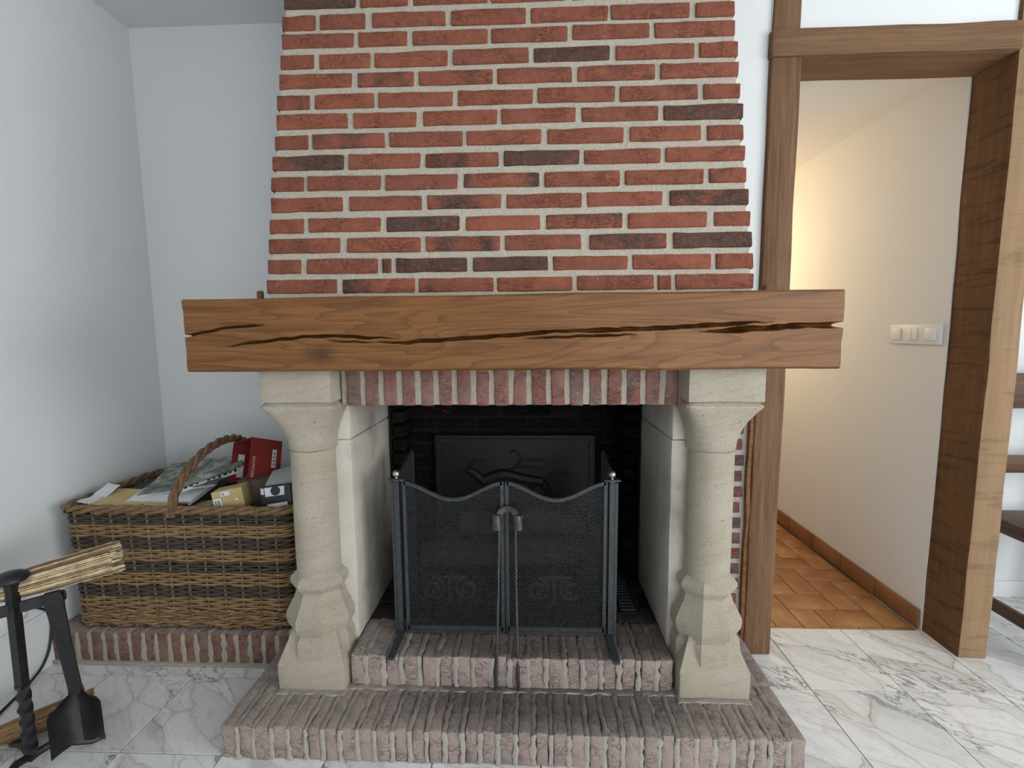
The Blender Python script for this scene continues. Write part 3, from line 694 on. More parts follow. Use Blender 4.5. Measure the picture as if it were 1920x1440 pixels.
# ------------------------------------------------------------------ things in the fireplace
# cast iron fireback with a raised border and hunting-scene relief
fbk = thing('fireback_plate', 'dark cast iron fireback plate with raised relief behind the logs', 'fireback', (-.07, 2.0, .2))
b = MB(); b.rb(-.345, .345, -.008, .016, 0, .562, .004, (1, 1, 1)); b.build('plate', 'cast_iron', fbk)
b = MB()
for a_, c_ in (((-.325, .02), (-.325, .542)), ((.325, .02), (.325, .542)), ((-.325, .542), (.325, .542)), ((-.325, .02), (.325, .02))):
    b.bar((a_[0], -.010, a_[1]), (c_[0], -.010, c_[1]), .012, .012, (0, 1, 0))
b.build('border', 'cast_iron', fbk)
b = MB()
def relief(pts, r0, r1):
    P_ = []; n_ = 6
    for (xa, za), (xb, zb_) in zip(pts, pts[1:]):
        P_ += [(xa+(xb-xa)*k/n_, -.010, za+(zb_-za)*k/n_) for k in range(n_)]
    P_.append((pts[-1][0], -.010, pts[-1][1])); N_ = len(P_)
    sm = [Vector(p) for p in P_]
    for _ in range(4): sm = [sm[0]] + [(sm[i-1]+sm[i]*2+sm[i+1])/4 for i in range(1, N_-1)] + [sm[-1]]
    b.tube(sm, [r0+(r1-r0)*i/(N_-1) for i in range(N_)], 8)
for pts, r0, r1 in (([(-.13,.36),(-.05,.395),(.04,.37),(.12,.36)], .030, .020), ([(-.13,.36),(-.19,.41),(-.21,.40)], .022, .012), ([(.12,.36),(.15,.31),(.13,.25)], .018, .007), ([(.08,.35),(.06,.30),(.09,.25)], .014, .006), ([(-.10,.35),(-.15,.31),(-.20,.32)], .014, .006),
                    ([(-.20,.42),(-.17,.455),(-.12,.45)], .006, .004), ([(-.17,.455),(-.18,.485)], .005, .003), ([(.12,.37),(.18,.40),(.24,.39)], .010, .004), ([(.0,.42),(.03,.46),(.09,.45),(.13,.46)], .007, .004), ([(.03,.46),(.0,.50),(-.02,.485)], .006, .004), ([(-.05,.40),(.03,.43),(.12,.42)], .007, .004)):
    relief(pts, r0, r1)
b.build('relief', 'cast_iron', fbk)

# andirons with scroll fronts
for xx, lab in ((-.30, 'low iron andiron with double scroll front, seen through mesh beside a log end'), (.085, 'low iron andiron with double scroll front, nearer the floor grate')):
    t = thing('andiron', lab, 'andiron', (xx, 1.66, .205), 0, 'andirons behind the screen')
    b = MB()
    for s_ in (-1, 1):
        pts = []
        for k in range(34):
            a = k/33*2*math.pi*1.55; r = .044*(1-k/33*.72)
            pts.append((s_*(.062 + math.sin(a)*-r*1.0 + .0), 0, .052 + math.cos(a)*r))
        pts = [(0, 0, .098), (s_*.03, 0, .098)] + pts
        b.tube(pts, .009, 8)
    b.build('scroll', 'andiron_iron', t)
    b = MB(); b.bar((0, 0, .095), (0, .26, .095), .018, .018); b.bar((0, .25, .095), (0, .25, 0), .016, .016, (0, 1, 0)); b.bar((0, 0, .098), (0, 0, 0), .014, .014, (0, 1, 0)); b.build('log_bar', 'andiron_iron', t)
# logs
for (x0, y0, z0, x1, y1, z1, r, lab) in ((-.42, 1.74, .355, .26, 1.79, .35, .052, 'charred log lying across the andirons at the front'), (-.36, 1.885, .355, .30, 1.905, .36, .048, 'charred log lying across the andirons against the fireback'),
        (-.28, 1.81, .447, .05, 1.845, .450, .050, 'pale split log stacked on top of two charred logs'), (.03, 1.84, .45, .22, 1.80, .452, .045, 'short dark log stub stacked beside the pale split log')):
    b = MB(); P_ = []; rs = []
    for k in range(12):
        f = k/11; P_.append((x0+(x1-x0)*f, y0+(y1-y0)*f + mnoise.noise(Vector((f*3, r*90, 0)))*.008, z0+(z1-z0)*f)); rs.append(r*(1+mnoise.noise(Vector((f*5, r*70, 3)))*.12))
    b.tube(P_, rs, 14); o = b.build('log', 'bark_wood', None); tag(o, lab, 'log', 'logs on the andirons')
# floor grate
t = thing('floor_grate', 'small black iron ash grate set in the firebox floor beside the stone jamb', 'grate', (.348, 1.72, .2015))
b = MB(); b.rb(-.036, .036, -.115, .115, -.001, .0035, .001); b.build('plate', 'black_iron', t)
for k in range(11):
    b = MB(); b.rb(-.027, .027, -.0045, .0045, .003, .0105, .002); o = b.build('slat', 'screen_iron', t); o.location = (0, -.1+k*.02, 0)

# fire screen: two mesh panels, hinged posts with balls, side wings, forward feet
YS = 1.478; ZF = .2055
scr = thing('fire_screen', 'black folding wire-mesh fire screen with wavy top and ball finials on the hearth', 'fire screen', (-.085, YS, ZF)); SI = Matrix.Translation((.085, -YS, -ZF))
def spart(b_, name, mat, par=scr, sm=35):
    b_.v = [tuple(SI @ Vector(p)) for p in b_.v]; return b_.build(name, mat, par, sm)
def curve_top(x, xa, xb):
    f = (x-xa)/(xb-xa); return .719 - .055*(.5-.5*math.cos(2*math.pi*f))**.85
def panel(xa, xb):
    b = MB(); n_ = 28; zb_ = ZF+.018; pts = [(xa+(xb-xa)*k/n_, YS, curve_top(xa+(xb-xa)*k/n_, xa, xb)) for k in range(n_+1)]
    for p, q in zip(pts, pts[1:]): b.bar(p, (q[0]+(q[0]-p[0])*.06, q[1], q[2]+(q[2]-p[2])*.06), .011, .011, (0, 1, 0))
    b.bar((xa, YS, zb_-.012), (xa, YS, .7235), .011, .011, (0, 1, 0)); b.bar((xb, YS, zb_-.012), (xb, YS, .7235), .011, .011, (0, 1, 0))
    b.bar((xa, YS, zb_), (xb, YS, zb_), .011, .016, (0, 0, 1)); b.bar((xa, YS-.006, zb_-.012), (xb, YS-.006, zb_-.012), .006, .010, (0, 0, 1))
    spart(b, 'panel_frame', 'screen_iron')
    # woven wire: two families of diagonals clipped to the frame
    b = MB(); pit = .0072; sl = 1.75; yo = YS+.003
    for fam in (1, -1):
        c = -1.2
        while c < 1.2:
            seg = None; st = .004; x = xa+.004
            run = []
            while x <= xb-.004:
                z = ZF+.02 + fam*(x-xa)*sl + c
                if ZF+.02 <= z <= curve_top(x, xa, xb)-.002: run.append((x, z))
                elif run: break
                x += st*.5
            if len(run) > 1: b.bar((run[0][0], yo, run[0][1]), (run[-1][0], yo, run[-1][1]), .0021, .0016, (0, 1, 0))
            c += pit*2.0
    o = spart(b, 'wire_mesh', 'wire_iron', sm=0); o['kind'] = 'stuff'
panel(-.410, -.093); panel(-.077, .238)
for s_, xp in ((-1, -.4345), (1, .2585)):
    b = MB(); b.bar((xp, YS, ZF), (xp, YS, .728), .016, .014, (0, 1, 0)); spart(b, 'post', 'screen_iron')
    b = MB(); b.rb(xp-.026, xp+.026, YS-.009, YS+.009, .7265, .7325, .001); spart(b, 'cap_plate', 'screen_iron')
    b = MB(); b.lathe((xp, YS, .7325), [(.004, -.001), (.005, .003), (.004, .006)] + [(.0118*math.sin(a), .0165-.0118*math.cos(a)) for a in [.35+k*.28 for k in range(10)]] + [(.0005, .0283)], 18); spart(b, 'ball_finial', 'ball_metal')
    b = MB(); b.bar((xp+s_*-.004, YS+.004, ZF+.004), (xp-s_*.003, YS-.142, ZF+.004), .021, .008); spart(b, 'foot', 'screen_iron')
    # wing folded back
    x0, y0 = xp + s_*.0145, YS+.002; x1, y1 = xp + s_*.006, YS+.235
    ztop = lambda f: .716 + .046*f**1.6
    b = MB(); b.bar((x0, y0, ZF), (x0, y0, .722), .010, .011, (0, 1, 0)); b.bar((x1, y1, ZF+.002), (x1, y1, .762), .011, .010, (0, 1, 0)); b.bar((x0, y0, ZF+.018), (x1, y1, ZF+.018), .010, .014)
    n_ = 14; pts = [(x0+(x1-x0)*k/n_, y0+(y1-y0)*k/n_, ztop(k/n_)) for k in range(n_+1)]
    for p, q in zip(pts, pts[1:]): b.bar(p, q, .010, .011)
    spart(b, 'wing_frame', 'screen_iron')
    b = MB()
    for fam in (1, -1):
        c = -1.2
        while c < 1.2:
            run = []
            for k in range(80):
                f = k/79; z = ZF+.02 + fam*f*.235*1.75 + c
                if ZF+.02 <= z <= ztop(f): run.append((f, z))
                elif run: break
            if len(run) > 1: b.bar(*[(x0+(x1-x0)*f, y0+(y1-y0)*f, z) for f, z in (run[0], run[-1])], .0016, .0020, (1, 0, 0))
            c += .0144
    o = spart(b, 'wing_mesh', 'wire_iron', sm=0); o['kind'] = 'stuff'
b = MB(); b.bar((-.085, YS+.004, ZF), (-.085, YS+.004, .715), .008, .008, (0, 1, 0)); spart(b, 'hinge_rod', 'black_iron')

# tongs leaning on the screen
tg = thing('fire_tongs', 'iron fire tongs with curled grips leaning against the mesh screen', 'tongs', (-.075, 1.352, .10))
top = Vector((-.075, 1.462, .640)); bot = Vector((-.075, 1.347, .104))
def tl(dx, f, off=0.0):  # along the lean
    p = bot.lerp(top, f); return (p.x+dx, p.y+off, p.z)
TI = Matrix.Translation((.075, -1.352, -.10))
b = MB(); n_ = 16
pts = [tl(.025*math.cos(math.pi*k/n_), .965 + .035*math.sin(math.pi*k/n_)) for k in range(n_+1)]
for p, q in zip(pts, pts[1:]): b.bar(p, q, .019, .003, (0, 0, 1) if False else (0, 1, .1))
b.v = [tuple(TI @ Vector(p)) for p in b.v]; b.build('spring_bow', 'tong_metal', tg)
for s_ in (-1, 1):
    b = MB(); c0 = Vector(tl(s_*.030, .925)); pts = []
    for k in range(20):
        a = math.pi*.5 + s_*(-1)*k/19*2*math.pi*.85; pts.append((c0.x + s_*.004 + .012*math.cos(a), c0.y-.002+.009*math.sin(a), c0.z))
    for p, q in zip(pts, pts[1:]): b.bar(p, q, .0035, .046, (0, .2, 1))
    b.v = [tuple(TI @ Vector(p)) for p in b.v]; b.build('curled_grip', 'tong_metal', tg)
    b = MB(); b.tube([TI @ Vector(tl(s_*.026, .89)), TI @ Vector(tl(s_*.028, .55)), TI @ Vector(tl(s_*.032, .20)), TI @ Vector(tl(s_*.035, .0))], [.0042, .0042, .005, .0035], 8); b.build('rod', 'tong_rod', tg)
    b = MB(); b.bar(TI @ Vector(tl(s_*.032, .26)), TI @ Vector(tl(s_*.0345, .012)), .010, .005, (0, 1, .2)); b.build('jaw', 'black_iron', tg)

# ------------------------------------------------------------------ wicker basket
BX, BY = -1.277, 1.828; BWx, BWy = .425, .236; BZ0, BZ1 = .124, .592
bk = thing('wicker_basket', 'large wicker basket striped light and dark with twisted arched handle on brick ledge', 'basket', (BX, BY, BZ0))
def bpath(f, z, off=0.0):
    fl_ = 1.0 - .03*(1-(z-BZ0)/(BZ1-BZ0)); a_, c_ = BWx*fl_+off, BWy*fl_+off; r = .055
    straight = [(2*(a_-r)), math.pi*r/2, 2*(c_-r), math.pi*r/2]*2; tot = sum(straight); d = (f % 1.0)*tot
    segs = [((-a_+r, -c_), (1, 0)), ((a_-r, -c_+r), -90), ((a_, -c_+r), (0, 1)), ((a_-r, c_-r), 0), ((a_-r, c_), (-1, 0)), ((-a_+r, c_-r), 90), ((-a_, c_-r), (0, -1)), ((-a_+r, -c_+r), 180)]
    for (p, q), L in zip(segs, straight):
        if d <= L:
            if isinstance(q, tuple): return p[0]+q[0]*d, p[1]+q[1]*d
            an = R_(q) + d/r; return p[0]+r*math.cos(an), p[1]+r*math.sin(an)
        d -= L
    return -a_+r, -c_
NS = 38
def strand(b, z, ph, amp=.0042, rad=.0046, tiltz=0.0, wob=.0012):
    pts = []; n_ = NS*4
    for k in range(n_):
        f = k/n_; o_ = amp*math.cos(math.pi*(k/4 + ph)); x, y = bpath(f, z, o_)
        pts.append((x, y, z-BZ0 + mnoise.noise(Vector((f*60, z*140, ph)))*wob + tiltz*math.sin(math.pi*(k/2)))) 
    b.tube(pts, rad, 6, closed=True)
bands = [('dark_willow', .522, .561), ('light_willow', .475, .522), ('dark_willow', .430, .475), ('light_willow', .384, .430), ('dark_willow', .342, .384), ('light_willow', .291, .342), ('dark_willow', .247, .291), ('light_willow', .200, .247)]
ph = 0
for mname, za, zb_ in bands:
    b = MB(); n_ = max(3, round((zb_-za)/.0094))
    for k in range(n_): strand(b, za+(zb_-za)*(k+.5)/n_, ph); ph += 1
    b.build('dark_weave' if 'dark' in mname else 'light_weave', mname, bk)
b = MB(); b2 = MB()
for k in range(8):   # coarse twined rows near the bottom
    (b if k % 3 else b2).v  # keep both meshes alive
    strand((b if k % 3 else b2), .134+k*.0085, k*.5, .0055, .0052, .0028, .003)
b.build('bottom_weave', 'light_willow', bk); b2.build('bottom_weave', 'rim_willow', bk)
b = MB()
for k in range(NS):
    f = (k+.0)/NS; pts = []
    for z in (BZ0+.002, .20, .30, .40, .50, .572):
        x, y = bpath(f, z, .0012); pts.append((x, y, z-BZ0))
    b.tube(pts, .0052, 6)
b.build('stake', 'stake_willow', bk)
b = MB(); n_ = 300
for q in range(3):
    pts = []
    for k in range(n_):
        f = k/n_; an = 2*math.pi*(f*13 + q/3); x, y = bpath(f, BZ1, .003 + .008*math.cos(an)); pts.append((x, y, .578-BZ0 + .009*math.sin(an) + .004*mnoise.noise(Vector((f*30, q, 0)))))
    b.tube(pts, .0085, 7, closed=True)
b.build('rim', 'rim_willow', bk)
b = MB(); pts0 = []; n_ = 90
for q in range(3):
    pts = []
    for k in range(n_):
        f = k/(n_-1); an = math.pi*f; c0 = Vector((-.010 + .055*math.sin(an), -(BWy+.004)*math.cos(an)*1.0, .43 + .225*math.sin(an)**.8 if 0 < f < 1 else .43))
        tw = 2*math.pi*(f*5.0 + q/3); side = Vector((1, 0, 0)); nrm = Vector((0, -math.cos(an), math.sin(an)))
        pts.append(c0 + (side*math.cos(tw) + nrm*math.sin(tw))*.0085)
    b.tube(pts, .0088, 8)
b.build('handle', 'handle_willow', bk)
b = MB(); b.rb(-BWx+.012, BWx-.012, -BWy+.012, BWy-.012, .004, .016, .004)
for k in range(60):
    f = k/60; x, y = bpath(f, BZ0, .0); b.rbox((.006, .006, .006), .002, (1,1,1), .003, 60, k, Matrix.Translation((x, y, .0065)))
b.build('base', 'dark_willow', bk)

# contents: magazines fill the basket, papers and boxes lie on top
def rotbox(name, mats, c, h, rot, bev=.0015, parent=None):
    b = MB(); b.rbox(h, bev, (1, 1, 1)); o = b.build(name, mats, parent); o.location = c; o.rotation_euler = rot; return o
ms = thing('magazine_stack', 'stack of dark magazines filling the wicker basket beneath the papers', 'magazines', (BX-.17, BY, .142))
for k in range(13):
    rotbox('magazine', ('black_card', 'brown_card', 'grey_card')[k % 3] if k < 12 else 'brown_card', (rnd.uniform(-.01, .01), rnd.uniform(-.012, .012), .017+k*.034), (.182, .195, .0165), (0, 0, rnd.uniform(-.04, .04)), .003, ms)
ms2 = thing('book_pile', 'pile of dark catalogues in the basket under the cardboard boxes', 'books', (BX+.215, BY, .142))
for k in range(12):
    rotbox('catalogue', ('black_card', 'dark_wood_slat', 'brown_card')[k % 3], (rnd.uniform(-.006, .006), rnd.uniform(-.012, .012), .0175+k*.0345), (.175, .195, .017), (0, 0, rnd.uniform(-.03, .03)), .003, ms2)
ZP = .142 + 13*.034
def sheet(name, mat, c, w_, d_, rz, thick=.002, curl=0.0, slope=(0, 0), seed=0, lift=None, parent=None):
    b = MB(); nx, ny = 16, 12; vs = []
    for up in (1, 0):
        for i in range(nx+1):
            for j in range(ny+1):
                u, v = i/nx-.5, j/ny-.5; z = curl*(u*u*4) + slope[0]*u + slope[1]*v + .004*mnoise.noise(Vector((u*4, v*4, seed)))
                if lift: z += lift(u, v)
                vs.append((u*w_, v*d_, z + up*thick))
    N_ = (nx+1)*(ny+1); fs = []
    for i in range(nx):
        for j in range(ny):
            a = i*(ny+1)+j; fs.append((a, a+ny+1, a+ny+2, a+1)); fs.append((N_+a, N_+a+1, N_+a+ny+2, N_+a+ny+1))
    ring = [i*(ny+1) for i in range(nx+1)] + [nx*(ny+1)+j for j in range(1, ny+1)] + [i*(ny+1)+ny for i in range(nx-1, -1, -1)] + [j for j in range(ny-1, 0, -1)]
    for k in range(len(ring)):
        a, c2 = ring[k], ring[(k+1) % len(ring)]; fs.append((a, N_+a, N_+c2, c2))
    b.add(vs, fs); o = b.build(name, mat, parent, 40); o.location = c; o.rotation_euler = (0, 0, rz); return o
tag(sheet('letter', 'white_paper', (-1.645, 1.690, ZP+.006), .075, .11, -.30, .0012, 0, (0, .012), 1, lambda u, v: max(0, v)*.05), 'white sheet of paper curling up over the corner of the wicker basket', 'paper')
tag(sheet('kraft_envelope', 'yellow_envelope', (-1.460, 1.672, ZP+.003), .33, .14, -.05, .004, 0, (0, .022), 2), 'large yellow kraft envelope lying under the newspapers in the basket', 'envelope')
tag(sheet('kraft_envelope', 'yellow_envelope', (-1.225, 1.668, ZP-.026), .15, .11, .35, .004, 0, (0, .01), 6), 'small yellow envelope poking out under the newspaper fold by the cardboard box', 'envelope')
np_ = thing('newspaper', 'folded white newspaper lying under the printed one on the envelope', 'newspaper', (-1.355, 1.730, ZP+.008))
for k in range(4): sheet('page', 'white_paper' if k != 1 else 'grey_card', (-.030+k*.004, -.012+k*.002, k*.0050), .27-.010*k, .15, -.03+k*.015, .0036, 0, (0, .03), 10+k, None, np_)
n2 = thing('newspaper', 'printed newspaper folded open with black headline on top of the basket papers', 'newspaper', (-1.345, 1.795, ZP+.046))
sheet('page', 'white_paper', (-.02, .012, 0), .285, .235, .16, .003, 0, (.03, .035), 21, lambda u, v: max(0, v-.1)*.05, n2)
sheet('page', 'newsprint', (-.012, .006, .006), .28, .225, .16, .003, 0, (.03, .035), 22, lambda u, v: max(0, v-.1)*.05, n2)
sheet('picture', 'maroon_print', (.045, .058, .0145), .12, .09, .16, .001, 0, (.013, .020), 22, None, n2)
fold = MB(); fold.tube([(.04, -.115, .012), (.10, -.055, .030), (.15, .0, .043), (.17, .05, .05)], [.013, .015, .015, .012], 10); fold.build('fold', 'newsprint', n2)
b = MB()
hp = [Vector((.03, -.136, -.002)), Vector((.175, .01, .034))]
for k in range(11):
    p = hp[0].lerp(hp[1], (k+.3)/11); q = hp[0].lerp(hp[1], (k+.3+(.5 if k % 4 else .7))/11)
    if k == 4: continue
    b.bar(p, q, .004, .011 if k % 3 else .007)
b.build('headline', 'ink', n2)['kind'] = 'stuff'
b = MB(); b.bar(hp[0]+Vector((-.006, .006, -.006)), hp[1]+Vector((-.006, .008, -.004)), .008, .022); b.build('headline_strip', 'white_paper', n2)
tag(sheet('folder', 'green_card', (-1.47, 1.86, ZP+.012), .14, .10, .2, .003, 0, (0, .05), 31), 'dark green card folder sticking out behind the newspapers', 'folder')
tag(rotbox('wood_offcut', 'stake_willow', (-1.168, 1.640, ZP-.018), (.011, .03, .010), (0, 0, .1)), 'small pale wood offcut on the basket rim beside the yellow box', 'wood')

# red carton, open end towards the room, leaning back
rb_ = thing('red_carton', 'red open cardboard carton with white lettering leaning on top of the basket', 'box', (-1.083, 1.7246, .6534))
rb_.rotation_euler = (R_(-25), R_(-5.2), 0)
def P4(b, pts, th):
    pts = [Vector(p) for p in pts]; n_ = (pts[1]-pts[0]).cross(pts[2]-pts[0]).normalized()*th; vs = pts + [p+n_ for p in pts]
    b.add(vs, [(0,1,2,3),(7,6,5,4),(0,4,5,1),(1,5,6,2),(2,6,7,3),(3,7,4,0)])
dR = Vector((.061, .112, 0)); dL = Vector((-.1125, .0612, 0)); HB_ = .161
o0 = Vector((0, 0, 0)); up = Vector((0, 0, HB_))
def card(name, pts, mat, th=.0025):
    b = MB(); P4(b, pts, th); return b.build(name, mat, rb_, 0)
card('side_panel', [o0, o0+dR, o0+dR+up, o0+up], 'red_card')
card('side_panel', [o0+dL, o0+dL+dR, o0+dL+dR+up, o0+dL+up], 'red_card', -.0025)
card('top_panel', [o0+up, o0+dR+up, o0+dR+dL+up, o0+dL+up], 'red_card', -.0025)
card('bottom_panel', [o0, o0+dR, o0+dR+dL, o0+dL], 'red_card', .0025)
card('end_panel', [o0+dR, o0+dR+dL, o0+dR+dL+up, o0+dR+up], 'red_card', .0025)
ni = dL.normalized()*-.0032
card('inner_label', [o0+dL+dR*.18+up*.14+ni, o0+dL+dR*.38+up*.14+ni, o0+dL+dR*.38+up*.72+ni, o0+dL+dR*.18+up*.72+ni], 'label_paper', .0006)
nr = dR.cross(up).normalized()*.0029
def onR(u, v): return o0 + dR*u + up*v + nr
card('side_label', [onR(.70, .30), onR(.84, .30), onR(.84, .76), onR(.70, .76)], 'label_paper', .0004)
for k in range(4):
    nr = dR.cross(up).normalized()*.0036; card('label_print', [onR(.74, .36+k*.09), onR(.81, .36+k*.09), onR(.81, .41+k*.09), onR(.74, .41+k*.09)], 'grey_ink', .0003)
def text_mesh(body, size, mat, name, parent, M, ext=.0004):
    cu = bpy.data.curves.new(name, 'FONT'); cu.body = body; cu.size = size; cu.extrude = ext; cu.align_x = 'LEFT'; cu.resolution_u = 2
    tmp = bpy.data.objects.new('tmp_text', cu); col.objects.link(tmp); dg = bpy.context.evaluated_depsgraph_get(); dg.update()
    me_ = bpy.data.meshes.new_from_object(tmp.evaluated_get(dg)); bpy.data.objects.remove(tmp); me_.materials.clear(); me_.materials.append(MATS[mat])
    o = put(name, me_, parent); o.matrix_local = M; return o
nr = dR.cross(up).normalized()*.0032
xd = up.normalized(); nd = dR.cross(up).normalized(); yd = nd.cross(xd)
p0 = onR(.17, .03); M = Matrix(((xd.x, yd.x, nd.x, p0.x), (xd.y, yd.y, nd.y, p0.y), (xd.z, yd.z, nd.z, p0.z), (0, 0, 0, 1)))
text_mesh('PESCADOR', .0165, 'white_ink', 'lettering', rb_, M)

# yellow carton with barcode
yb_ = thing('kraft_carton', 'small yellow-brown cardboard carton with barcode label on the basket rim', 'box', (-1.100, 1.655, ZP+.016)); yb_.rotation_euler = (R_(-3), R_(-9), R_(14))
b = MB(); b.rbox((.051, .038, .042), .0015, (1,1,1)); b.build('carton', 'kraft_card', yb_)
rotbox('label', 'white_paper', (-.036, -.0385, -.004), (.0125, .0006, .020), (0, 0, 0), .0002, yb_)
rotbox('barcode', 'barcode_print', (-.036, -.0393, -.002), (.0085, .0003, .012), (0, 0, 0), .0001, yb_)
rotbox('sticker', 'white_paper', (-.006, -.0386, .029), (.0145, .0005, .0075), (0, 0, 0), .0002, yb_)
rotbox('sticker_print', 'grey_ink', (-.013, -.0392, .029), (.0035, .0003, .0035), (0, 0, 0), .0001, yb_)
b = MB(); b.lathe((0, 0, 0), [(.0045, 0), (.0045, .0008)], 14); o = b.build('seal', 'white_paper', yb_); o.location = (.028, -.0382, .002); o.rotation_euler = (R_(90), 0, 0)
# brown slatted crate behind the yellow carton
tag(rotbox('card_tube_box', 'dark_wood_slat', (-1.045, 1.755, ZP+.019), (.070, .045, .045), (0, 0, .12)), 'dark brown card box wedged between the yellow carton and black carton', 'box')
# black carton with white patches
bw = thing('black_carton', 'black cardboard carton printed with white patches next to the stone column', 'box', (-.925, 1.670, ZP+.019)); bw.rotation_euler = (R_(-6), R_(-4), R_(8))
b = MB(); b.rbox((.052, .045, .049), .0015, (1,1,1)); b.build('carton', 'black_card', bw)
def patch(pts, mat='white_paper', face='f'):
    b = MB(); vs = [Vector((x, -.0456 if face == 'f' else 0, z)) for x, z in pts]
    P4(b, vs, .0006); return b.build('patch', mat, bw, 0)
patch([(-.036, .012), (.030, .014), (.032, .046), (-.038, .044)]); patch([(-.030, -.046), (.040, -.044), (.038, -.012), (-.032, -.016)], 'label_paper'); 
b = MB(); b.lathe((0, 0, 0), [(.017, 0), (.017, .0006)], 20); o = b.build('emblem', 'black_card', bw); o.location = (0, -.0462, .031); o.rotation_euler = (R_(90), 0, 0)
patch([(-.051, .022), (-.040, .020), (-.040, .042), (-.051, .044)], 'label_paper')
for zz, hh in ((.028, .011), (-.026, .014)):
    b = MB(); b.rb(-.0526, -.0518, -.036, .02, zz-hh, zz+hh, .0002); b.build('patch', 'label_paper', bw)
tag(rotbox('flat_white_box', 'grey_card', (-.915, 1.705, ZP+.088), (.066, .055, .010), (R_(14), R_(-14), R_(10))), 'flat pale grey box lying tilted on top of the black carton', 'box')

# ------------------------------------------------------------------ fireside tools
ts = thing('tool_stand', 'black wrought iron fireside tool stand with mushroom knob and twisted stem', 'tool stand', (-1.405, 1.16, 0))
b = MB(); b.bar((0, 0, .235), (.006, 0, .545), .021, .021, (0, 1, 0)); b.build('stem', 'black_iron', ts)
b = MB(); rings = []
for k in range(41):
    z = .02 + .225*k/40; a = k/40*2*math.pi*1.5; r_ = .0165
    rings.append([(r_*math.cos(a+R_(45)+q*math.pi/2), r_*math.sin(a+R_(45)+q*math.pi/2), z) for q in range(4)])
b.loft(rings); b.build('twisted_stem', 'black_iron', ts)
b = MB(); b.lathe((.006, 0, .535), [(.012, 0), (.016, .006), (.034, .010), (.039, .016), (.037, .023), (.028, .031), (.014, .036), (.001, .0375)], 28); b.build('knob', 'black_iron', ts)
for a in (R_(35), R_(155), R_(275)):
    b = MB(); dv = Vector((math.cos(a), math.sin(a), 0))
    b.tube([(0, 0, .028), dv*.04+Vector((0, 0, .042)), dv*.09+Vector((0, 0, .026)), dv*.13+Vector((0, 0, .009)), dv*.155+Vector((0, 0, .012)), dv*.150+Vector((0, 0, .024))], [.011, .011, .010, .009, .008, .006], 8); b.build('foot', 'black_iron', ts)
b = MB(); dv = Vector((.70, .714, 0)); c0 = Vector((.004, 0, .466)); b.bar(c0-dv*.16, c0+dv*.100, .008, .030); b.build('arm', 'black_iron', ts)
b = MB(); e = c0+dv*.096; b.tube([e+Vector((0, 0, .010)), e+Vector((.012, -.006, .016)), e+Vector((.018, -.010, .006)), e+Vector((.014, -.008, -.006))], .004, 6); b.build('hook', 'black_iron', ts)
# shovel
sh = thing('ash_shovel', 'black iron ash shovel hanging from the tool stand arm', 'shovel', (-1.322, 1.240, .030)); sh.rotation_euler = (R_(3), R_(-4), R_(34))
b = MB(); rings = []
for z, wx in ((.135, .017), (.16, .0145), (.28, .0150), (.40, .0185), (.445, .022), (.462, .016)):
    rings.append([(x_*wx, y_*.006, z) for x_, y_ in ((-1,-1),(1,-1),(1,1),(-1,1))])
b.loft(rings); b.build('handle', 'black_iron', sh)
b = MB(); nx, nz = 12, 10; vs = []
for up_ in (0, 1):
    for i in range(nx+1):
        for k in range(nz+1):
            u, v = i/nx*2-1, k/nz; wd = .058*(1-.42*max(0, v-.72)/.28) ; dish = .040*u*u + .012*abs(u)
            vs.append((u*wd, -dish*(1-.2*v) - .030*(1-v)**1.5 + up_*.0025, .012*abs(u) + v*.148 - .02*(abs(u) if v > .8 else 0)))
N_ = (nx+1)*(nz+1); fs = []
for i in range(nx):
    for k in range(nz):
        a = i*(nz+1)+k; fs.append((a, a+nz+1, a+nz+2, a+1)); fs.append((N_+a, N_+a+1, N_+a+nz+2, N_+a+nz+1))
ring = [i*(nz+1) for i in range(nx+1)] + [nx*(nz+1)+j for j in range(1, nz+1)] + [i*(nz+1)+nz for i in range(nx-1, -1, -1)] + [j for j in range(nz-1, 0, -1)]
for k in range(len(ring)):
    a, c2 = ring[k], ring[(k+1) % len(ring)]; fs.append((a, N_+a, N_+c2, c2))
b.add(vs, fs); b.build('blade', 'black_iron', sh)

# straw brooms
def bundle(parent, name, mats, a0, a1, r0, r1, n_, seed, jit=.03):
    rr_ = random.Random(seed); a0, a1 = Vector(a0), Vector(a1); t = (a1-a0).normalized(); u = t.cross(Vector((0, 0, 1))).normalized(); w_ = u.cross(t); b = MB()
    for k in range(n_):
        an = rr_.uniform(0, 2*math.pi); q = math.sqrt(rr_.uniform(.05, 1)); du = math.cos(an)*q; dw = math.sin(an)*q*.8
        e = a1 + t*rr_.uniform(-jit, jit*.6)
        p = a0 + (u*du + w_*dw)*r0; m_ = (a0+a1)/2 + (u*du + w_*dw)*(r0*.45+r1*.6); z_ = e + (u*du + w_*dw)*r1
        b.cur = 0 if rr_.random() < .7 else 1
        b.tube([p, m_, z_], [.0020, .0024, .0017], 4)
    o = b.build(name, mats, parent, 40); o['kind'] = 'stuff'; return o
br = thing('straw_broom', 'pale straw hearth broom lying across the arm of the tool stand', 'broom', (-1.405, 1.215, .50))
BI = Vector((-1.405, 1.215, .50))
A0, A1 = Vector((-1.520, 1.098, .508)), Vector((-1.270, 1.346, .526))
bundle(br, 'bristles', ['straw', 'dark_straw'], A0-BI, A1-BI, .030, .056, 900, 3, .022)
b = MB(); b.tube([A0-BI-Vector((.06, .06, .004)), A0-BI+Vector((.028, .028, .001))], [.020, .027], 16); b.build('binding', 'brush_binding', br)
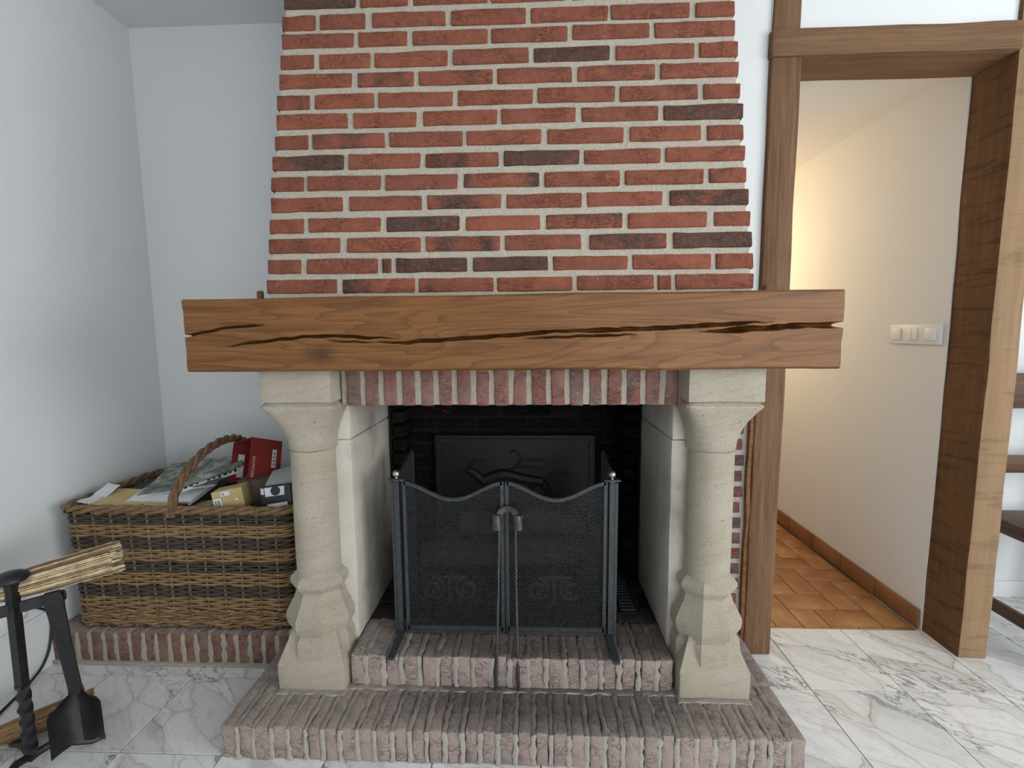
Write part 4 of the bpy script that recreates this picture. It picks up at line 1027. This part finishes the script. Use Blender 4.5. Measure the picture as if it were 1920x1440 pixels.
b = MB(); b.tube([A0-BI-Vector((.14, .14, .012)), A0-BI-Vector((.03, .03, .003))], .013, 12); b.build('handle', 'brush_binding', br)
b2_ = thing('brown_broom', 'brown fibre broom head lying on the marble floor behind the tool stand', 'broom', (-1.50, 1.26, .03))
BI2 = Vector((-1.50, 1.26, .034))
bundle(b2_, 'bristles', ['brown_straw', 'dark_straw'], Vector((-1.575, 1.175, .046))-BI2+Vector((0, 0, .004)), Vector((-1.405, 1.345, .040))-BI2+Vector((0, 0, .004)), .026, .042, 420, 9, .015)
b = MB(); b.tube([Vector((-1.60, 1.15, .046))-BI2, Vector((-1.56, 1.19, .046))-BI2], [.022, .028], 14); b.build('binding', 'dark_straw', b2_)

# cable and socket on the left wall
b = MB(); ctrl = [(-1.757, 1.50, .26), (-1.752, 1.56, .20), (-1.752, 1.555, .10), (-1.750, 1.52, .03), (-1.735, 1.45, .006), (-1.70, 1.34, .005), (-1.66, 1.20, .005), (-1.64, 1.05, .005)]
pts = []
for i in range(len(ctrl)-1):
    p0, p1, p2, p3 = [Vector(ctrl[max(0, min(len(ctrl)-1, i+k))]) for k in (-1, 0, 1, 2)]
    for k in range(8):
        t_ = k/8; pts.append(.5*((2*p1) + (p2-p0)*t_ + (2*p0-5*p1+4*p2-p3)*t_**2 + (3*p1-p0-3*p2+p3)*t_**3))
pts.append(Vector(ctrl[-1])); b.tube(pts, .0042, 8); tag(b.build('power_cable', 'rubber_black', None), 'thin black power cable running down the white wall onto the floor', 'cable')
so = thing('wall_socket', 'round white wall socket low on the wall behind the tool stand', 'socket', (XL+.001, 1.455, .262))
b = MB(); b.rbox((.006, .040, .040), .004, (1,1,1)); o = b.build('plate', 'socket_plastic', so); o.location = (.006, 0, 0)
b = MB(); b.lathe((0, 0, 0), [(.021, 0), (.021, .006), (.018, .006), (.017, .002)], 24); o = b.build('insert', 'socket_plastic', so); o.location = (.011, 0, 0); o.rotation_euler = (0, R_(90), 0)
b = MB(); b.lathe((0, 0, 0), [(.016, 0), (.016, .018), (.010, .030), (.005, .036)], 18); o = b.build('plug', 'socket_plastic', so); o.location = (.014, 0, 0); o.rotation_euler = (0, R_(90), 0)

# triple light switch in the hall
sw = thing('light_switch', 'white triple light switch plate on the cream hallway wall', 'light switch', (1.559, 1.992, 1.18))
b = MB(); b.rbox((.006, .130, .041), .004, (1,1,1)); o = b.build('plate', 'switch_plastic', sw); o.location = (-.006, 0, 0)
for yy, parts in ((.085, 1), (0.0, 2), (-.085, 1)):
    for q in range(parts):
        wy = .0235 if parts == 1 else .0112
        b = MB(); b.rbox((.004, wy, .0235), .0015, (1,1,1)); o = b.build('rocker', 'switch_plastic', sw); o.location = (-.0135, yy + (0 if parts == 1 else (.012 if q else -.012)), 0); o.rotation_euler = (0, R_(3), 0)

# chair behind the door post
ch = thing('wooden_chair', 'dark ladder-back wooden chair against the wall behind the oak post', 'chair', (2.07, 1.76, 0))
def cbox(name, x0, x1, y0, y1, z0, z1, mat='chair_wood', bev=.005, rot=None):
    b = MB(); b.rbox(((x1-x0)/2, (y1-y0)/2, (z1-z0)/2), bev, (1,1,1)); o = b.build(name, mat, ch); o.location = ((x0+x1)/2, (y0+y1)/2, (z0+z1)/2)
    if rot: o.rotation_euler = rot
    return o
for x_ in (-.195, .195):
    cbox('leg', x_-.019, x_+.019, -.225, -.187, 0, .425)
    cbox('leg', x_-.019, x_+.019, .195, .233, 0, 1.03)
    cbox('stretcher', x_-.011, x_+.011, -.19, .20, .062, .112)
cbox('seat', -.222, .222, -.245, .222, .425, .452, 'chair_wood', .008); cbox('apron', -.206, -.19, -.19, .20, .39, .425); cbox('apron', .19, .206, -.19, .20, .39, .425)
cbox('backrest_rail', -.178, .178, .206, .226, .875, 1.025, 'chair_wood_x', .008); cbox('backrest_rail', -.178, .178, .206, .226, .61, .685, 'chair_wood_x', .006)
